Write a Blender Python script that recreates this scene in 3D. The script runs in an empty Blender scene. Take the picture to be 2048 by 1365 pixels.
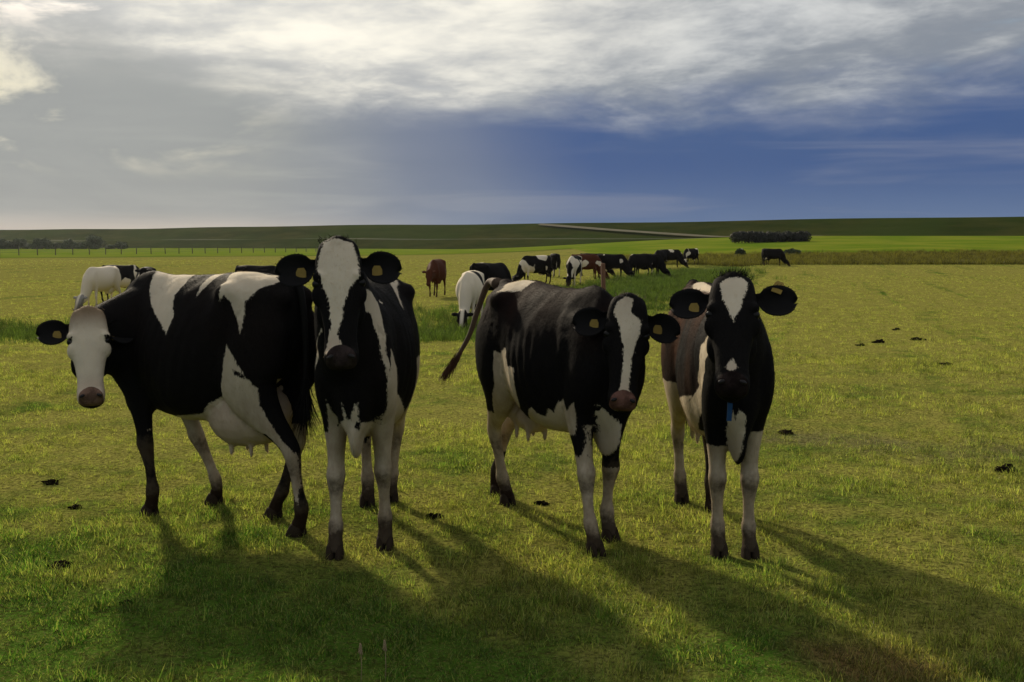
import bpy, math, random
import numpy as np
from mathutils import Vector, Matrix, kdtree, noise as mnoise

random.seed(7)
rng = np.random.default_rng(7)
scene = bpy.context.scene
col = scene.collection
R = math.radians

# ------------------------------------------------------------------ camera
CAM_H = 1.62
cam_d = bpy.data.cameras.new('camera')
cam = bpy.data.objects.new('camera', cam_d)
col.objects.link(cam)
cam_d.sensor_width = 36.0
cam_d.lens = 36.0
cam_d.clip_start = 0.05
cam_d.clip_end = 20000
cam.location = (0, 0, CAM_H)
cam.rotation_euler = (R(90 - 5.37), 0, 0)
scene.camera = cam

# ------------------------------------------------------------------ light
SUN_AZ, SUN_EL = -28.0, 27.0          # degrees left of the view axis, above the horizon
sdir = Vector((math.sin(R(SUN_AZ)) * math.cos(R(SUN_EL)), math.cos(R(SUN_AZ)) * math.cos(R(SUN_EL)), math.sin(R(SUN_EL))))
sun_d = bpy.data.lights.new('sun', 'SUN')
sun_d.energy = 4.4
sun_d.angle = R(2.5)
sun_d.color = (1.0, 0.87, 0.66)
sun = bpy.data.objects.new('sun', sun_d)
col.objects.link(sun)
sun.rotation_euler = (-sdir).to_track_quat('-Z', 'Y').to_euler()
sun.location = (-20, 40, 25)

scene.view_settings.view_transform = 'Standard'
scene.view_settings.look = 'None'
scene.view_settings.gamma = 1.0
scene.view_settings.exposure = 0.0
scene.view_settings.use_curve_mapping = False


# ------------------------------------------------------------------ node helper
class NT:
    def __init__(self, tree):
        self.t = tree
        self.n = tree.nodes
        self.l = tree.links

    def node(self, typ, **kw):
        x = self.n.new(typ)
        for k, v in kw.items():
            setattr(x, k, v)
        return x

    def put(self, sock, v):
        if isinstance(v, bpy.types.NodeSocket):
            self.l.new(v, sock)
        elif v is not None:
            if hasattr(sock, 'default_value'):
                if sock.type == 'RGBA' and len(v) == 3:
                    v = (*v, 1)
                sock.default_value = v

    def m(self, op, a, b=None, c=None, clamp=False):
        x = self.node('ShaderNodeMath', operation=op, use_clamp=clamp)
        self.put(x.inputs[0], a)
        if b is not None:
            self.put(x.inputs[1], b)
        if c is not None:
            self.put(x.inputs[2], c)
        return x.outputs[0]

    def add(self, a, b): return self.m('ADD', a, b)
    def sub(self, a, b): return self.m('SUBTRACT', a, b)
    def mul(self, a, b): return self.m('MULTIPLY', a, b)
    def div(self, a, b): return self.m('DIVIDE', a, b)

    def smooth(self, v, lo, hi, tlo=0.0, thi=1.0):
        x = self.node('ShaderNodeMapRange', interpolation_type='SMOOTHSTEP')
        self.put(x.inputs['Value'], v)
        for nme, val in (('From Min', lo), ('From Max', hi), ('To Min', tlo), ('To Max', thi)):
            self.put(x.inputs[nme], val)
        return x.outputs['Result']

    def mix(self, f, a, b, mode='MIX'):
        x = self.node('ShaderNodeMix', data_type='RGBA', blend_type=mode)
        self.put(x.inputs[0], f)
        self.put(x.inputs[6], a)
        self.put(x.inputs[7], b)
        return x.outputs[2]

    def noise(self, vec, scale, detail=3.0, rough=0.55, dist=0.0, dims='3D', color=False):
        x = self.node('ShaderNodeTexNoise', noise_dimensions=dims)
        if vec is not None:
            self.l.new(vec, x.inputs['Vector'])
        x.inputs['Scale'].default_value = scale
        x.inputs['Detail'].default_value = detail
        x.inputs['Roughness'].default_value = rough
        x.inputs['Distortion'].default_value = dist
        return x.outputs['Color' if color else 'Fac']

    def comb(self, x, y, z=0.0):
        c = self.node('ShaderNodeCombineXYZ')
        self.put(c.inputs[0], x); self.put(c.inputs[1], y); self.put(c.inputs[2], z)
        return c.outputs[0]

    def sep(self, v):
        s = self.node('ShaderNodeSeparateXYZ')
        self.l.new(v, s.inputs[0])
        return s.outputs

    def vmul(self, v, s):
        x = self.node('ShaderNodeVectorMath', operation='MULTIPLY')
        self.put(x.inputs[0], v); self.put(x.inputs[1], s)
        return x.outputs[0]

    def vadd(self, v, s):
        x = self.node('ShaderNodeVectorMath', operation='ADD')
        self.put(x.inputs[0], v); self.put(x.inputs[1], s)
        return x.outputs[0]

    def attr(self, name, out='Fac'):
        x = self.node('ShaderNodeAttribute', attribute_name=name)
        return x.outputs[out]


def material(name):
    m = bpy.data.materials.new(name)
    m.use_nodes = True
    nt = NT(m.node_tree)
    nt.n.clear()
    out = nt.node('ShaderNodeOutputMaterial')
    b = nt.node('ShaderNodeBsdfPrincipled')
    nt.l.new(b.outputs[0], out.inputs[0])
    return m, nt, b, out


# ------------------------------------------------------------------ world: Nishita sky under a broken cloud deck
world = bpy.data.worlds.new('World')
scene.world = world
world.use_nodes = True
w = NT(world.node_tree)
w.n.clear()
wout = w.node('ShaderNodeOutputWorld')
bg = w.node('ShaderNodeBackground')
w.l.new(bg.outputs[0], wout.inputs[0])
sky = w.node('ShaderNodeTexSky', sky_type='NISHITA')
sky.sun_disc = False
sky.sun_elevation = R(SUN_EL)
sky.sun_rotation = R(SUN_AZ)
sky.air_density = 1.0
sky.dust_density = 1.5
tc = w.node('ShaderNodeTexCoord')
D = tc.outputs['Generated']
sx, sy, sz = w.sep(D)
zc = w.m('MAXIMUM', sz, 0.0)
dots = w.node('ShaderNodeVectorMath', operation='DOT_PRODUCT')
w.l.new(D, dots.inputs[0])
dots.inputs[1].default_value = sdir
cosun = dots.outputs['Value']
# azimuth closeness to the sun, ignoring height: the air below the deck glows on that side
hl = w.m('MAXIMUM', w.m('SQRT', w.add(w.mul(sx, sx), w.mul(sy, sy))), 0.001)
azs = w.div(w.add(w.mul(sx, math.sin(R(SUN_AZ))), w.mul(sy, math.cos(R(SUN_AZ)))), hl)
A = w.div(sx, hl)
el = w.div(zc, hl)
side = w.smooth(w.add(azs, w.mul(w.sub(w.noise(D, 3.0, 2), 0.5), 0.10)), 0.84, 1.0)
near_sun = w.smooth(cosun, 0.74, 0.92)
v0 = w.comb(w.mul(sx, 1.0), sy, w.sub(w.mul(sz, 3.4), w.mul(sx, 0.12)))
n_big = w.noise(v0, 2.4, 3, 0.5, 0.25)
n_mid = w.noise(w.vadd(v0, (3.1, 7.7, 1.3)), 4.6, 6, 0.58, 0.35)
n_fine = w.noise(w.vadd(v0, (11.0, 2.0, 5.0)), 13.0, 5, 0.6, 0.2)
n_low = w.noise(w.vmul(D, (1.3, 1.3, 17.0)), 2.2, 4, 0.5, 0.5)
# slate bank low down, bluer away from the sun, paling towards the horizon
bank = w.mix(side, (0.055, 0.105, 0.255), (0.335, 0.350, 0.345))
hor = w.smooth(el, 0.0, 0.085, 1.0, 0.0)
bank = w.mix(w.mul(hor, 0.9), bank, w.mix(side, (0.145, 0.21, 0.34), (0.36, 0.37, 0.365)))
bank = w.mix(w.smooth(n_mid, 0.35, 0.65, 0.0, 0.30), bank, w.mix(side, (0.075, 0.125, 0.25), (0.20, 0.225, 0.245)))
bank = w.mix(w.smooth(n_low, 0.48, 0.72, 0.0, 0.5), bank, w.mix(side, (0.22, 0.25, 0.34), (0.46, 0.46, 0.43)))
glow = w.mul(w.smooth(azs, 0.90, 0.995), w.smooth(el, 0.005, 0.035, 1.0, 0.0))
bank = w.mix(w.mul(glow, 0.6), bank, (0.60, 0.50, 0.42))
# lit holes in the bank on the sunny side
hole = w.mul(w.smooth(azs, 0.955, 0.995), w.mul(w.smooth(n_mid, 0.50, 0.64), w.smooth(el, 0.05, 0.10)))
bank = w.mix(w.mul(hole, 0.9), bank, (0.86, 0.80, 0.62))
# deck above: its lower edge climbs towards the sun
edge = w.add(el, w.mul(w.sub(n_big, 0.5), 0.11))
edge = w.add(edge, w.mul(w.sub(n_mid, 0.5), 0.085))
edge = w.sub(edge, w.mul(w.m('MAXIMUM', w.mul(A, -1.0), 0.0), 0.13))
edge = w.sub(edge, w.mul(w.m('MAXIMUM', A, 0.0), 0.045))
deck_m = w.smooth(edge, 0.088, 0.150)
tex = w.add(w.mul(n_big, 0.22), w.add(w.mul(n_mid, 0.46), w.mul(n_fine, 0.32)))
tone = w.smooth(tex, 0.40, 0.61)
dark = w.mix(near_sun, (0.27, 0.295, 0.335), (0.62, 0.62, 0.60))
light = w.mix(near_sun, (0.66, 0.67, 0.66), (1.05, 1.0, 0.86))
deck = w.mix(tone, dark, light)
# shaded undersides along the ragged lower edge
under = w.mul(w.smooth(edge, 0.10, 0.20, 1.0, 0.0), w.smooth(n_fine, 0.35, 0.65, 0.95, 0.35))
deck = w.mix(w.mul(under, 0.75), deck, w.mix(side, (0.20, 0.235, 0.29), (0.40, 0.41, 0.41)))
# thin patches where the clear sky shows through
gap = w.smooth(w.add(w.mul(n_big, 0.7), w.mul(n_fine, 0.3)), 0.38, 0.45, 1.0, 0.0)
clear = w.mix(1.0, sky.outputs[0], (0.085, 0.085, 0.085), 'MULTIPLY')
deck = w.mix(w.mul(gap, 0.45), deck, clear)
colr = w.mix(deck_m, bank, deck)
colr = w.mix(0.02, colr, clear)
w.l.new(colr, bg.inputs['Color'])
bg.inputs['Strength'].default_value = 1.0

# ------------------------------------------------------------------ helpers
def tag(o, label=None, cat=None, group=None, kind=None):
    if label: o['label'] = label
    if cat: o['category'] = cat
    if group: o['group'] = group
    if kind: o['kind'] = kind
    return o


def new_obj(name, data, parent=None, mat=None):
    o = bpy.data.objects.new(name, data)
    col.objects.link(o)
    if parent: o.parent = parent
    if mat and data is not None: data.materials.append(mat)
    return o


def mesh_from(name, V, F, smooth=True):
    me = bpy.data.meshes.new(name)
    me.from_pydata([tuple(map(float, v)) for v in V], [], [tuple(map(int, f)) for f in F])
    if smooth:
        me.polygons.foreach_set('use_smooth', np.ones(len(me.polygons), dtype=bool))
    me.update()
    return me


def sstep(x, a, b):
    t = np.clip((np.asarray(x, float) - a) / (b - a), 0, 1)
    return t * t * (3 - 2 * t)


# ------------------------------------------------------------------ terrain
SWALE = np.array([(-40, 24.0), (-14, 21.6), (-6, 20.8), (-1.9, 20.6), (0.6, 26.5), (6.4, 47.0), (13, 68.0), (19, 86)])


def dist_poly(x, y, P):
    x = np.asarray(x, float); y = np.asarray(y, float)
    best = np.full(x.shape, 1e9)
    for i in range(len(P) - 1):
        a = P[i]; b = P[i + 1]; d = b - a
        t = np.clip(((x - a[0]) * d[0] + (y - a[1]) * d[1]) / (d @ d), 0, 1)
        best = np.minimum(best, np.hypot(x - a[0] - t * d[0], y - a[1] - t * d[1]))
    return best


def field_edge(x, y):
    """signed distance beyond the far edge of the mown field (ditch line): right part runs across, left part recedes"""
    x = np.asarray(x, float); y = np.asarray(y, float)
    right = y - (83.0 + 0.02 * x)
    a = np.array((-62.0, 124.0)); b = np.array((-2.0, 172.0))
    d = (b - a) / np.linalg.norm(b - a)
    left = (x - a[0]) * (-d[1]) + (y - a[1]) * d[0]
    k = sstep(x, 8.0, 14.0)
    return np.where(x > 11, right, left) * 1.0 + 0 * k


def gz(x, y):
    x = np.asarray(x, float); y = np.asarray(y, float)
    z = -0.22 * sstep(y, 11, 26) * (1 - sstep(y, 60, 85))
    z = z - 0.22 * sstep(-x, 4, 9) * sstep(y, 20, 32) * (1 - sstep(y, 60, 90))
    z = z - 0.16 * np.exp(-(dist_poly(x, y, SWALE) / 1.6) ** 2) * sstep(y, 12, 18)
    rise = sstep(x, -20, 60)
    z = z + rise * (1.15 * sstep(y, 84, 150) + 2.3 * sstep(y, 128, 215)) + (1 - rise) * 0.5 * sstep(y, 180, 330)
    near = 0.016 * np.sin(x * 2.1 + 1.3 * np.sin(y * 1.1)) * np.sin(y * 1.7 + 0.8 * np.sin(x * 0.9)) + 0.010 * np.sin(x * 5.3 + y * 2.2) * np.sin(y * 4.1 - x * 1.9)
    return z + near * (1 - sstep(y, 40, 90))


def axis(dense_lo, dense_hi, step, lo, hi, grow=1.10):
    a = list(np.arange(dense_lo, dense_hi + 1e-6, step))
    s = step
    while a[-1] < hi:
        s *= grow; a.append(a[-1] + s)
    s = step
    b = [dense_lo]
    while b[-1] > lo:
        s *= grow; b.append(b[-1] - s)
    return np.array(b[1:][::-1] + a)


xs = axis(-9, 9, 0.16, -2600, 2600, 1.055)
ys = axis(0, 24, 0.16, -400, 5200, 1.035)
XX, YY = np.meshgrid(xs, ys)
ZZ = gz(XX, YY)
nx, ny = len(xs), len(ys)
V = np.stack([XX.ravel(), YY.ravel(), ZZ.ravel()], 1)
idx = np.arange(nx * ny).reshape(ny, nx)
F = np.stack([idx[:-1, :-1].ravel(), idx[:-1, 1:].ravel(), idx[1:, 1:].ravel(), idx[1:, :-1].ravel()], 1)
gme = mesh_from('ground', V, F)


def set_attr(me, name, vals):
    a = me.attributes.new(name, 'FLOAT', 'POINT')
    a.data.foreach_set('value', np.asarray(vals, np.float32))


xf, yf = V[:, 0], V[:, 1]
fe = field_edge(xf, yf)
rough = np.exp(-(dist_poly(xf, yf, SWALE) / 2.1) ** 2)
beyond = sstep(fe, -1.0, 2.0)
brown = beyond * (1 - sstep(yf + 0.06 * xf, 122, 136)) * sstep(xf, 4, 14)
ditch = np.exp(-((fe - 2.5) / 3.0) ** 2)
set_attr(gme, 'rough', rough)
set_attr(gme, 'beyond', beyond)
set_attr(gme, 'brown', np.clip(brown, 0, 1))
set_attr(gme, 'ditch', ditch)

gm, g, gb, gout = material('pasture')
geo = g.node('ShaderNodeNewGeometry')
pos = geo.outputs['Position']
DRY = (1.42, 3.80, 0.0)      # worn brown spot in the sward


def sward_colour(nt, pos):
    """patchwork of green and straw shared by the ground and the blades on it"""
    n1 = nt.noise(pos, 0.75, 5, 0.62)
    n2 = nt.noise(nt.vadd(pos, (9.0, 4.0, 0.0)), 2.3, 4, 0.6)
    # mowing swaths run towards a point right of the view axis
    px, py, pz = nt.sep(pos)
    across = nt.sub(nt.mul(px, 0.958), nt.mul(py, 0.288))
    along = nt.add(nt.mul(px, 0.288), nt.mul(py, 0.958))
    sw = nt.noise(nt.comb(nt.mul(across, 0.55), nt.mul(along, 0.035), 0.0), 1.0, 5, 0.65)
    sw2 = nt.noise(nt.comb(nt.mul(across, 1.9), nt.mul(along, 0.05), 4.0), 1.0, 3, 0.6)
    swf = nt.smooth(py, 7.0, 22.0, 0.30, 1.15)
    f = nt.add(nt.add(nt.mul(n1, 0.36), nt.mul(n2, 0.24)), nt.add(0.26, nt.mul(swf, nt.sub(nt.add(nt.mul(sw, 0.55), nt.mul(sw2, 0.30)), 0.425))))
    far = nt.add(nt.smooth(py, 5.0, 22.0, 0.0, 0.075), nt.smooth(nt.add(py, nt.mul(px, 0.55)), 3.4, 5.4, -0.09, 0.02))
    f = nt.smooth(nt.add(f, far), 0.465, 0.625)
    c = nt.mix(f, (0.060, 0.130, 0.014), (0.285, 0.272, 0.060))
    dv = nt.node('ShaderNodeVectorMath', operation='DISTANCE')
    nt.l.new(nt.vmul(pos, (1.0, 1.0, 0.0)), dv.inputs[0]); dv.inputs[1].default_value = DRY
    dd = nt.add(dv.outputs['Value'], nt.mul(nt.sub(n2, 0.5), 0.5))
    dry = nt.smooth(dd, 0.10, 0.42, 1.0, 0.0)
    c = nt.mix(nt.mul(dry, 0.8), c, (0.20, 0.105, 0.05))
    # trampled, greyish thatch in a band on the right
    tr = nt.sub(py, nt.add(9.55, nt.mul(px, -0.45)))
    tr = nt.m('ABSOLUTE', nt.add(tr, nt.mul(nt.sub(n1, 0.5), 2.2)))
    tr = nt.mul(nt.smooth(tr, 0.15, 0.75, 1.0, 0.0), nt.smooth(px, 1.4, 2.2))
    c = nt.mix(nt.mul(tr, nt.smooth(n2, 0.35, 0.6, 0.25, 0.75)), c, (0.15, 0.135, 0.075))
    return c, f


base, ff = sward_colour(g, pos)
base = g.mix(g.smooth(g.noise(pos, 38.0, 5, 0.75), 0.36, 0.60, 0.90, 0.1), base, (0.034, 0.032, 0.009))  # dark thatch speckle, with the shade between clumps painted in
base = g.mix(g.smooth(g.noise(pos, 75.0, 4, 0.75), 0.52, 0.70, 0.0, 0.55), base, (0.30, 0.26, 0.09))
nf = g.noise(pos, 0.09, 5, 0.6)
base = g.mix(g.mul(g.attr('rough'), 0.85), base, (0.035, 0.075, 0.016))
fieldB = g.mix(g.smooth(nf, 0.35, 0.65), (0.085, 0.14, 0.010), (0.15, 0.175, 0.020))
base = g.mix(g.attr('beyond'), base, fieldB)
nb = g.noise(g.vmul(pos, (0.4, 1.0, 1.0)), 0.35, 5, 0.65)
brownc = g.mix(g.smooth(nb, 0.35, 0.65), (0.080, 0.062, 0.009), (0.105, 0.095, 0.014))
base = g.mix(g.attr('brown'), base, brownc)
base = g.mix(g.mul(g.attr('ditch'), 0.85), base, (0.035, 0.04, 0.012))
g.put(gb.inputs['Base Color'], base)
gb.inputs['Roughness'].default_value = 0.95
gb.inputs['Specular IOR Level'].default_value = 0.0
bmp = g.node('ShaderNodeBump')
bmp.inputs['Strength'].default_value = 0.9
bmp.inputs['Distance'].default_value = 0.03
g.l.new(g.noise(pos, 14.0, 6, 0.7), bmp.inputs['Height'])
g.l.new(bmp.outputs[0], gb.inputs['Normal'])
ground = new_obj('ground', gme, None, gm)
tag(ground, kind='structure')

# ------------------------------------------------------------------ dike
dm, d_, db, dout = material('dike_turf')
dgeo = d_.node('ShaderNodeNewGeometry')
dp = dgeo.outputs['Position']
dn = d_.noise(d_.vmul(dp, (0.15, 0.15, 1.2)), 0.5, 6, 0.65)
dn2 = d_.noise(dp, 0.03, 3, 0.5)
dc = d_.mix(d_.smooth(dn, 0.35, 0.7), (0.020, 0.030, 0.006), (0.042, 0.044, 0.011))  # turf tones kept dark to include cloud shadow over the dike
dc = d_.mix(d_.smooth(dn2, 0.4, 0.65, 0.0, 0.6), dc, (0.028, 0.046, 0.009))
d_.put(db.inputs['Base Color'], dc)
db.inputs['Roughness'].default_value = 1.0
db.inputs['Specular IOR Level'].default_value = 0.0
dbm = d_.node('ShaderNodeBump'); dbm.inputs['Strength'].default_value = 0.6; dbm.inputs['Distance'].default_value = 0.4
d_.l.new(dn, dbm.inputs['Height']); d_.l.new(dbm.outputs[0], db.inputs['Normal'])

CA = np.array((150.0, 218.0)); CB = np.array((-376.0, 544.0))     # two points of the crest line
cdir = (CB - CA) / np.linalg.norm(CB - CA)
cnrm = np.array((-cdir[1], cdir[0]))
if cnrm[1] > 0: cnrm = -cnrm                                     # towards the pasture
# offset from crest towards the pasture, height
PROF = [(-34, -0.6), (-3, 7.7), (0, 8.0), (2.5, 7.7), (9, 5.6), (16, 3.6), (17.5, 3.35), (22.5, 3.25), (24, 2.9), (31, 0.7), (38, -1.2)]
st = np.concatenate([np.linspace(-420, -60, 12), np.linspace(-40, 700, 90), np.linspace(760, 2600, 14)])
DV = []
for s in st:
    c = CA + cdir * s
    wob = 0.16 * math.sin(s * 0.031) + 0.10 * math.sin(s * 0.083 + 1)
    for o_, z_ in PROF:
        p = c + cnrm * (o_ + 0.6 * math.sin(s * 0.02 + o_))
        DV.append((p[0], p[1], z_ + (wob if z_ > 0.5 else 0)))
k = len(PROF)
DF = [(i * k + j, i * k + j + 1, (i + 1) * k + j + 1, (i + 1) * k + j) for i in range(len(st) - 1) for j in range(k - 1)]
dike = tag(new_obj('dike', mesh_from('dike', DV, DF), None, dm), kind='structure')

# berm road on the dike and the track that climbs to the crest
rm, r_, rb, _ = material('road_grey')
rp = r_.node('ShaderNodeNewGeometry').outputs['Position']
r_.put(rb.inputs['Base Color'], r_.mix(r_.noise(rp, 0.6, 4), (0.05, 0.05, 0.032), (0.085, 0.08, 0.055)))
rb.inputs['Roughness'].default_value = 0.95
RV, RF = [], []
for i, s in enumerate(st):
    c = CA + cdir * s
    wob = 0.16 * math.sin(s * 0.031) + 0.10 * math.sin(s * 0.083 + 1)
    for o_ in (18.3, 21.6):
        p = c + cnrm * (o_ + 0.6 * math.sin(s * 0.02 + (17.5 if o_ < 19 else 22.5)))
        RV.append((p[0], p[1], 3.36 + wob + 0.05 - (o_ - 17.5) * 0.02))
    if i: RF.append((2 * i - 2, 2 * i - 1, 2 * i + 1, 2 * i))
tag(new_obj('road', mesh_from('road', RV, RF), None, rm), kind='structure')


def prof_z(o):
    return float(np.interp(o, [p[0] for p in PROF], [p[1] for p in PROF]))


tm, t_, tb, _ = material('track_earth')
t_.put(tb.inputs['Base Color'], t_.mix(t_.noise(t_.node('ShaderNodeNewGeometry').outputs['Position'], 0.5, 4), (0.045, 0.042, 0.016), (0.075, 0.062, 0.024)))
tb.inputs['Roughness'].default_value = 1.0
TV, TF = [], []
N = 60
for i in range(N + 1):
    f = i / N
    s = 70 + f * 95          # along the dike, away from the camera
    o0 = 25 - f * 21.5
    c = CA + cdir * s
    wob = 0.16 * math.sin(s * 0.031) + 0.10 * math.sin(s * 0.083 + 1)
    for e in (1.0, 0.33, -0.33, -1.0):
        oo = o0 + e * .8
        p = c + cnrm * oo
        TV.append((p[0], p[1], prof_z(oo) + max(wob, 0) + 0.28))
    if i:
        for q in range(3):
            TF.append((4 * i - 4 + q, 4 * i - 3 + q, 4 * i + 1 + q, 4 * i + q))
tag(new_obj('track', mesh_from('track', TV, TF), None, tm), kind='structure')
# ------------------------------------------------------------------ cows
def ring(center, lat, up, w_, top, bot, zm, nt=2.0, nb=2.0, N=28):
    """closed outline: half width w_, extents top/bot along 'up' measured from center, widest at zm"""
    out = []
    for i in range(N):
        a = 2 * math.pi * i / N
        c, s = math.cos(a), math.sin(a)
        n_ = nt if s >= 0 else nb
        y = w_ * math.copysign(abs(c) ** (2 / n_), c)
        z = zm + ((top - zm) if s >= 0 else (zm - bot)) * math.copysign(abs(s) ** (2 / n_), s)
        out.append(np.asarray(center) + np.asarray(lat) * y + np.asarray(up) * z)
    return np.array(out)


class Parts:
    def __init__(self):
        self.V, self.F, self.L = [], [], []

    def add(self, V, F, lab):
        b = len(self.V)
        self.V += [np.asarray(v, float) for v in V]
        self.L += [lab] * len(V)
        self.F += [tuple(i + b for i in f) for f in F]

    def loft(self, rings, lab):
        N = len(rings[0])
        V = [p for r in rings for p in r]
        F = []
        for i in range(len(rings) - 1):
            for j in range(N):
                k2 = (j + 1) % N
                F.append((i * N + j, i * N + k2, (i + 1) * N + k2, (i + 1) * N + j))
        c0 = len(V); V.append(rings[0].mean(0))
        c1 = len(V); V.append(rings[-1].mean(0))
        m = (len(rings) - 1) * N
        for j in range(N):
            k2 = (j + 1) % N
            F.append((c0, k2, j)); F.append((c1, m + j, m + k2))
        self.add(V, F, lab)

    def ell(self, c, r, lab, rot=None, N=16, M=10):
        V, F = [], []
        for i in range(1, M):
            th = math.pi * i / M
            for j in range(N):
                ph = 2 * math.pi * j / N
                V.append((math.sin(th) * math.cos(ph) * r[0], math.sin(th) * math.sin(ph) * r[1], math.cos(th) * r[2]))
        top = len(V); V.append((0, 0, r[2])); bo = len(V); V.append((0, 0, -r[2]))
        for i in range(M - 2):
            for j in range(N):
                k2 = (j + 1) % N
                F.append((i * N + j, (i + 1) * N + j, (i + 1) * N + k2, i * N + k2))
        for j in range(N):
            k2 = (j + 1) % N
            F.append((top, j, k2)); F.append((bo, (M - 2) * N + k2, (M - 2) * N + j))
        V = np.array(V)
        if rot is not None: V = V @ np.asarray(rot).T
        self.add(V + np.asarray(c), F, lab)


def interp_table(T, n):
    T = np.array(T, float)
    u = np.linspace(0, 1, len(T)); q = np.linspace(0, 1, n)
    # smooth (Catmull-Rom) interpolation column by column
    out = np.zeros((n, T.shape[1]))
    m = np.gradient(T, axis=0)
    for i, t in enumerate(q * (len(T) - 1)):
        a = min(int(t), len(T) - 2); f = t - a
        h0 = 2 * f**3 - 3 * f**2 + 1; h1 = f**3 - 2 * f**2 + f; h2 = -2 * f**3 + 3 * f**2; h3 = f**3 - f**2
        out[i] = h0 * T[a] + h1 * m[a] + h2 * T[a + 1] + h3 * m[a + 1]
    return out


TORSO = [  # x, ztop, zbot, half width, z of greatest width, n top, n bottom
    (-.83, 1.30, 1.10, .07, 1.20, 2, 2), (-.79, 1.36, .95, .16, 1.18, 2.2, 2), (-.68, 1.385, .82, .23, 1.18, 2.5, 2),
    (-.55, 1.40, .74, .272, 1.18, 2.6, 2), (-.42, 1.41, .68, .30, 1.14, 2.4, 2), (-.28, 1.405, .61, .315, 1.0, 1.95, 2),
    (-.12, 1.395, .565, .35, .93, 1.75, 2.1), (.06, 1.39, .55, .355, .92, 1.7, 2.1), (.22, 1.39, .565, .315, .94, 1.65, 2),
    (.36, 1.405, .59, .26, .96, 1.6, 2), (.48, 1.41, .60, .215, .96, 1.55, 1.6), (.60, 1.375, .60, .19, .95, 1.65, 1.45),
    (.70, 1.28, .63, .16, .94, 1.8, 1.5), (.77, 1.14, .74, .105, .94, 2, 2), (.80, 1.05, .84, .045, .94, 2, 2)]
FORE = [  # x, y, z, r fore-aft, r lateral
    (.47, .11, 1.26, .11, .06), (.53, .14, 1.12, .15, .072), (.58, .16, .97, .145, .080), (.545, .165, .86, .125, .078), (.49, .16, .76, .105, .069),
    (.475, .155, .66, .080, .056), (.475, .15, .56, .060, .045), (.48, .15, .47, .050, .040), (.488, .15, .42, .052, .047), (.482, .15, .37, .043, .040),
    (.476, .15, .29, .032, .029), (.476, .15, .21, .031, .029), (.48, .15, .155, .040, .038), (.497, .15, .10, .034, .034), (.515, .15, .055, .040, .040), (.525, .15, .03, .036, .036)]
HIND = [
    (-.54, .14, 1.24, .20, .09), (-.57, .165, 1.10, .235, .105), (-.57, .18, .97, .235, .108), (-.56, .19, .86, .215, .10), (-.575, .19, .76, .175, .086),
    (-.62, .185, .675, .128, .067), (-.685, .18, .59, .086, .050), (-.742, .175, .52, .062, .040), (-.768, .175, .46, .056, .041), (-.762, .175, .39, .043, .034),
    (-.748, .175, .31, .034, .029), (-.738, .175, .22, .033, .030), (-.732, .175, .16, .042, .040), (-.708, .175, .105, .035, .036), (-.685, .175, .058, .041, .041), (-.675, .175, .03, .037, .037)]
HEAD = [  # t along the face (m), half width, front, back, n front
    (-.030, .058, -.045, -.10, 2.2), (-.012, .084, -.018, -.125, 2.2), (.03, .100, .004, -.155, 2.5), (.09, .110, .014, -.19, 2.8), (.16, .116, .018, -.225, 2.8),
    (.215, .115, .019, -.25, 2.7), (.275, .103, .016, -.245, 2.5), (.34, .088, .011, -.205, 2.4), (.41, .078, .006, -.178, 2.4), (.47, .075, .002, -.162, 2.4),
    (.515, .080, .000, -.155, 2.6), (.555, .080, -.003, -.150, 2.8), (.585, .071, -.014, -.140, 2.7), (.602, .048, -.040, -.115, 2.4)]


def rot_z(a):
    c, s = math.cos(a), math.sin(a)
    return np.array(((c, -s, 0), (s, c, 0), (0, 0, 1)))


def norm(v):
    v = np.asarray(v, float)
    return v / np.linalg.norm(v)


def poly_sd(x, z, P):
    """signed distance to polygon, positive inside"""
    P = np.asarray(P, float)
    d = np.full(x.shape, 1e9); inside = np.zeros(x.shape, bool)
    for i in range(len(P)):
        a, b = P[i], P[(i + 1) % len(P)]
        e = b - a
        t = np.clip(((x - a[0]) * e[0] + (z - a[1]) * e[1]) / max(e @ e, 1e-9), 0, 1)
        d = np.minimum(d, np.hypot(x - a[0] - t * e[0], z - a[1] - t * e[1]))
        c = ((a[1] > z) != (b[1] > z)) & (x < (b[0] - a[0]) * (z - a[1]) / (b[1] - a[1] + 1e-12) + a[0])
        inside ^= c
    return np.where(inside, d, -d)


def remesh(P, voxel):
    me = mesh_from('tmp', P.V, P.F)
    o = new_obj('tmp', me)
    md = o.modifiers.new('r', 'REMESH'); md.mode = 'VOXEL'; md.voxel_size = voxel; md.use_smooth_shade = True
    dg = bpy.context.evaluated_depsgraph_get()
    ev = bpy.data.meshes.new_from_object(o.evaluated_get(dg))
    n = len(ev.vertices); V = np.zeros(n * 3); ev.vertices.foreach_get('co', V); V = V.reshape(-1, 3)
    E_ = np.zeros(len(ev.edges) * 2, int); ev.edges.foreach_get('vertices', E_); E_ = E_.reshape(-1, 2)
    bpy.data.objects.remove(o); bpy.data.meshes.remove(me)
    kd = kdtree.KDTree(len(P.V))
    for i, p in enumerate(P.V): kd.insert(p, i)
    kd.balance()
    L = np.array([P.L[kd.find(v)[1]] for v in V], int)
    return ev, V, E_, L


def taubin(V, E_, iters, wts):
    n = len(V)
    deg = np.bincount(E_.ravel(), minlength=n).astype(float)[:, None]
    deg[deg == 0] = 1
    for it in range(iters):
        for lam in (0.55, -0.57):
            S = np.zeros_like(V)
            for c in range(3):
                S[:, c] = np.bincount(E_[:, 0], V[E_[:, 1], c], n) + np.bincount(E_[:, 1], V[E_[:, 0], c], n)
            V = V + lam * (S / deg - V) * np.clip(wts - it, 0, 1)[:, None]
    return V


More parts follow.
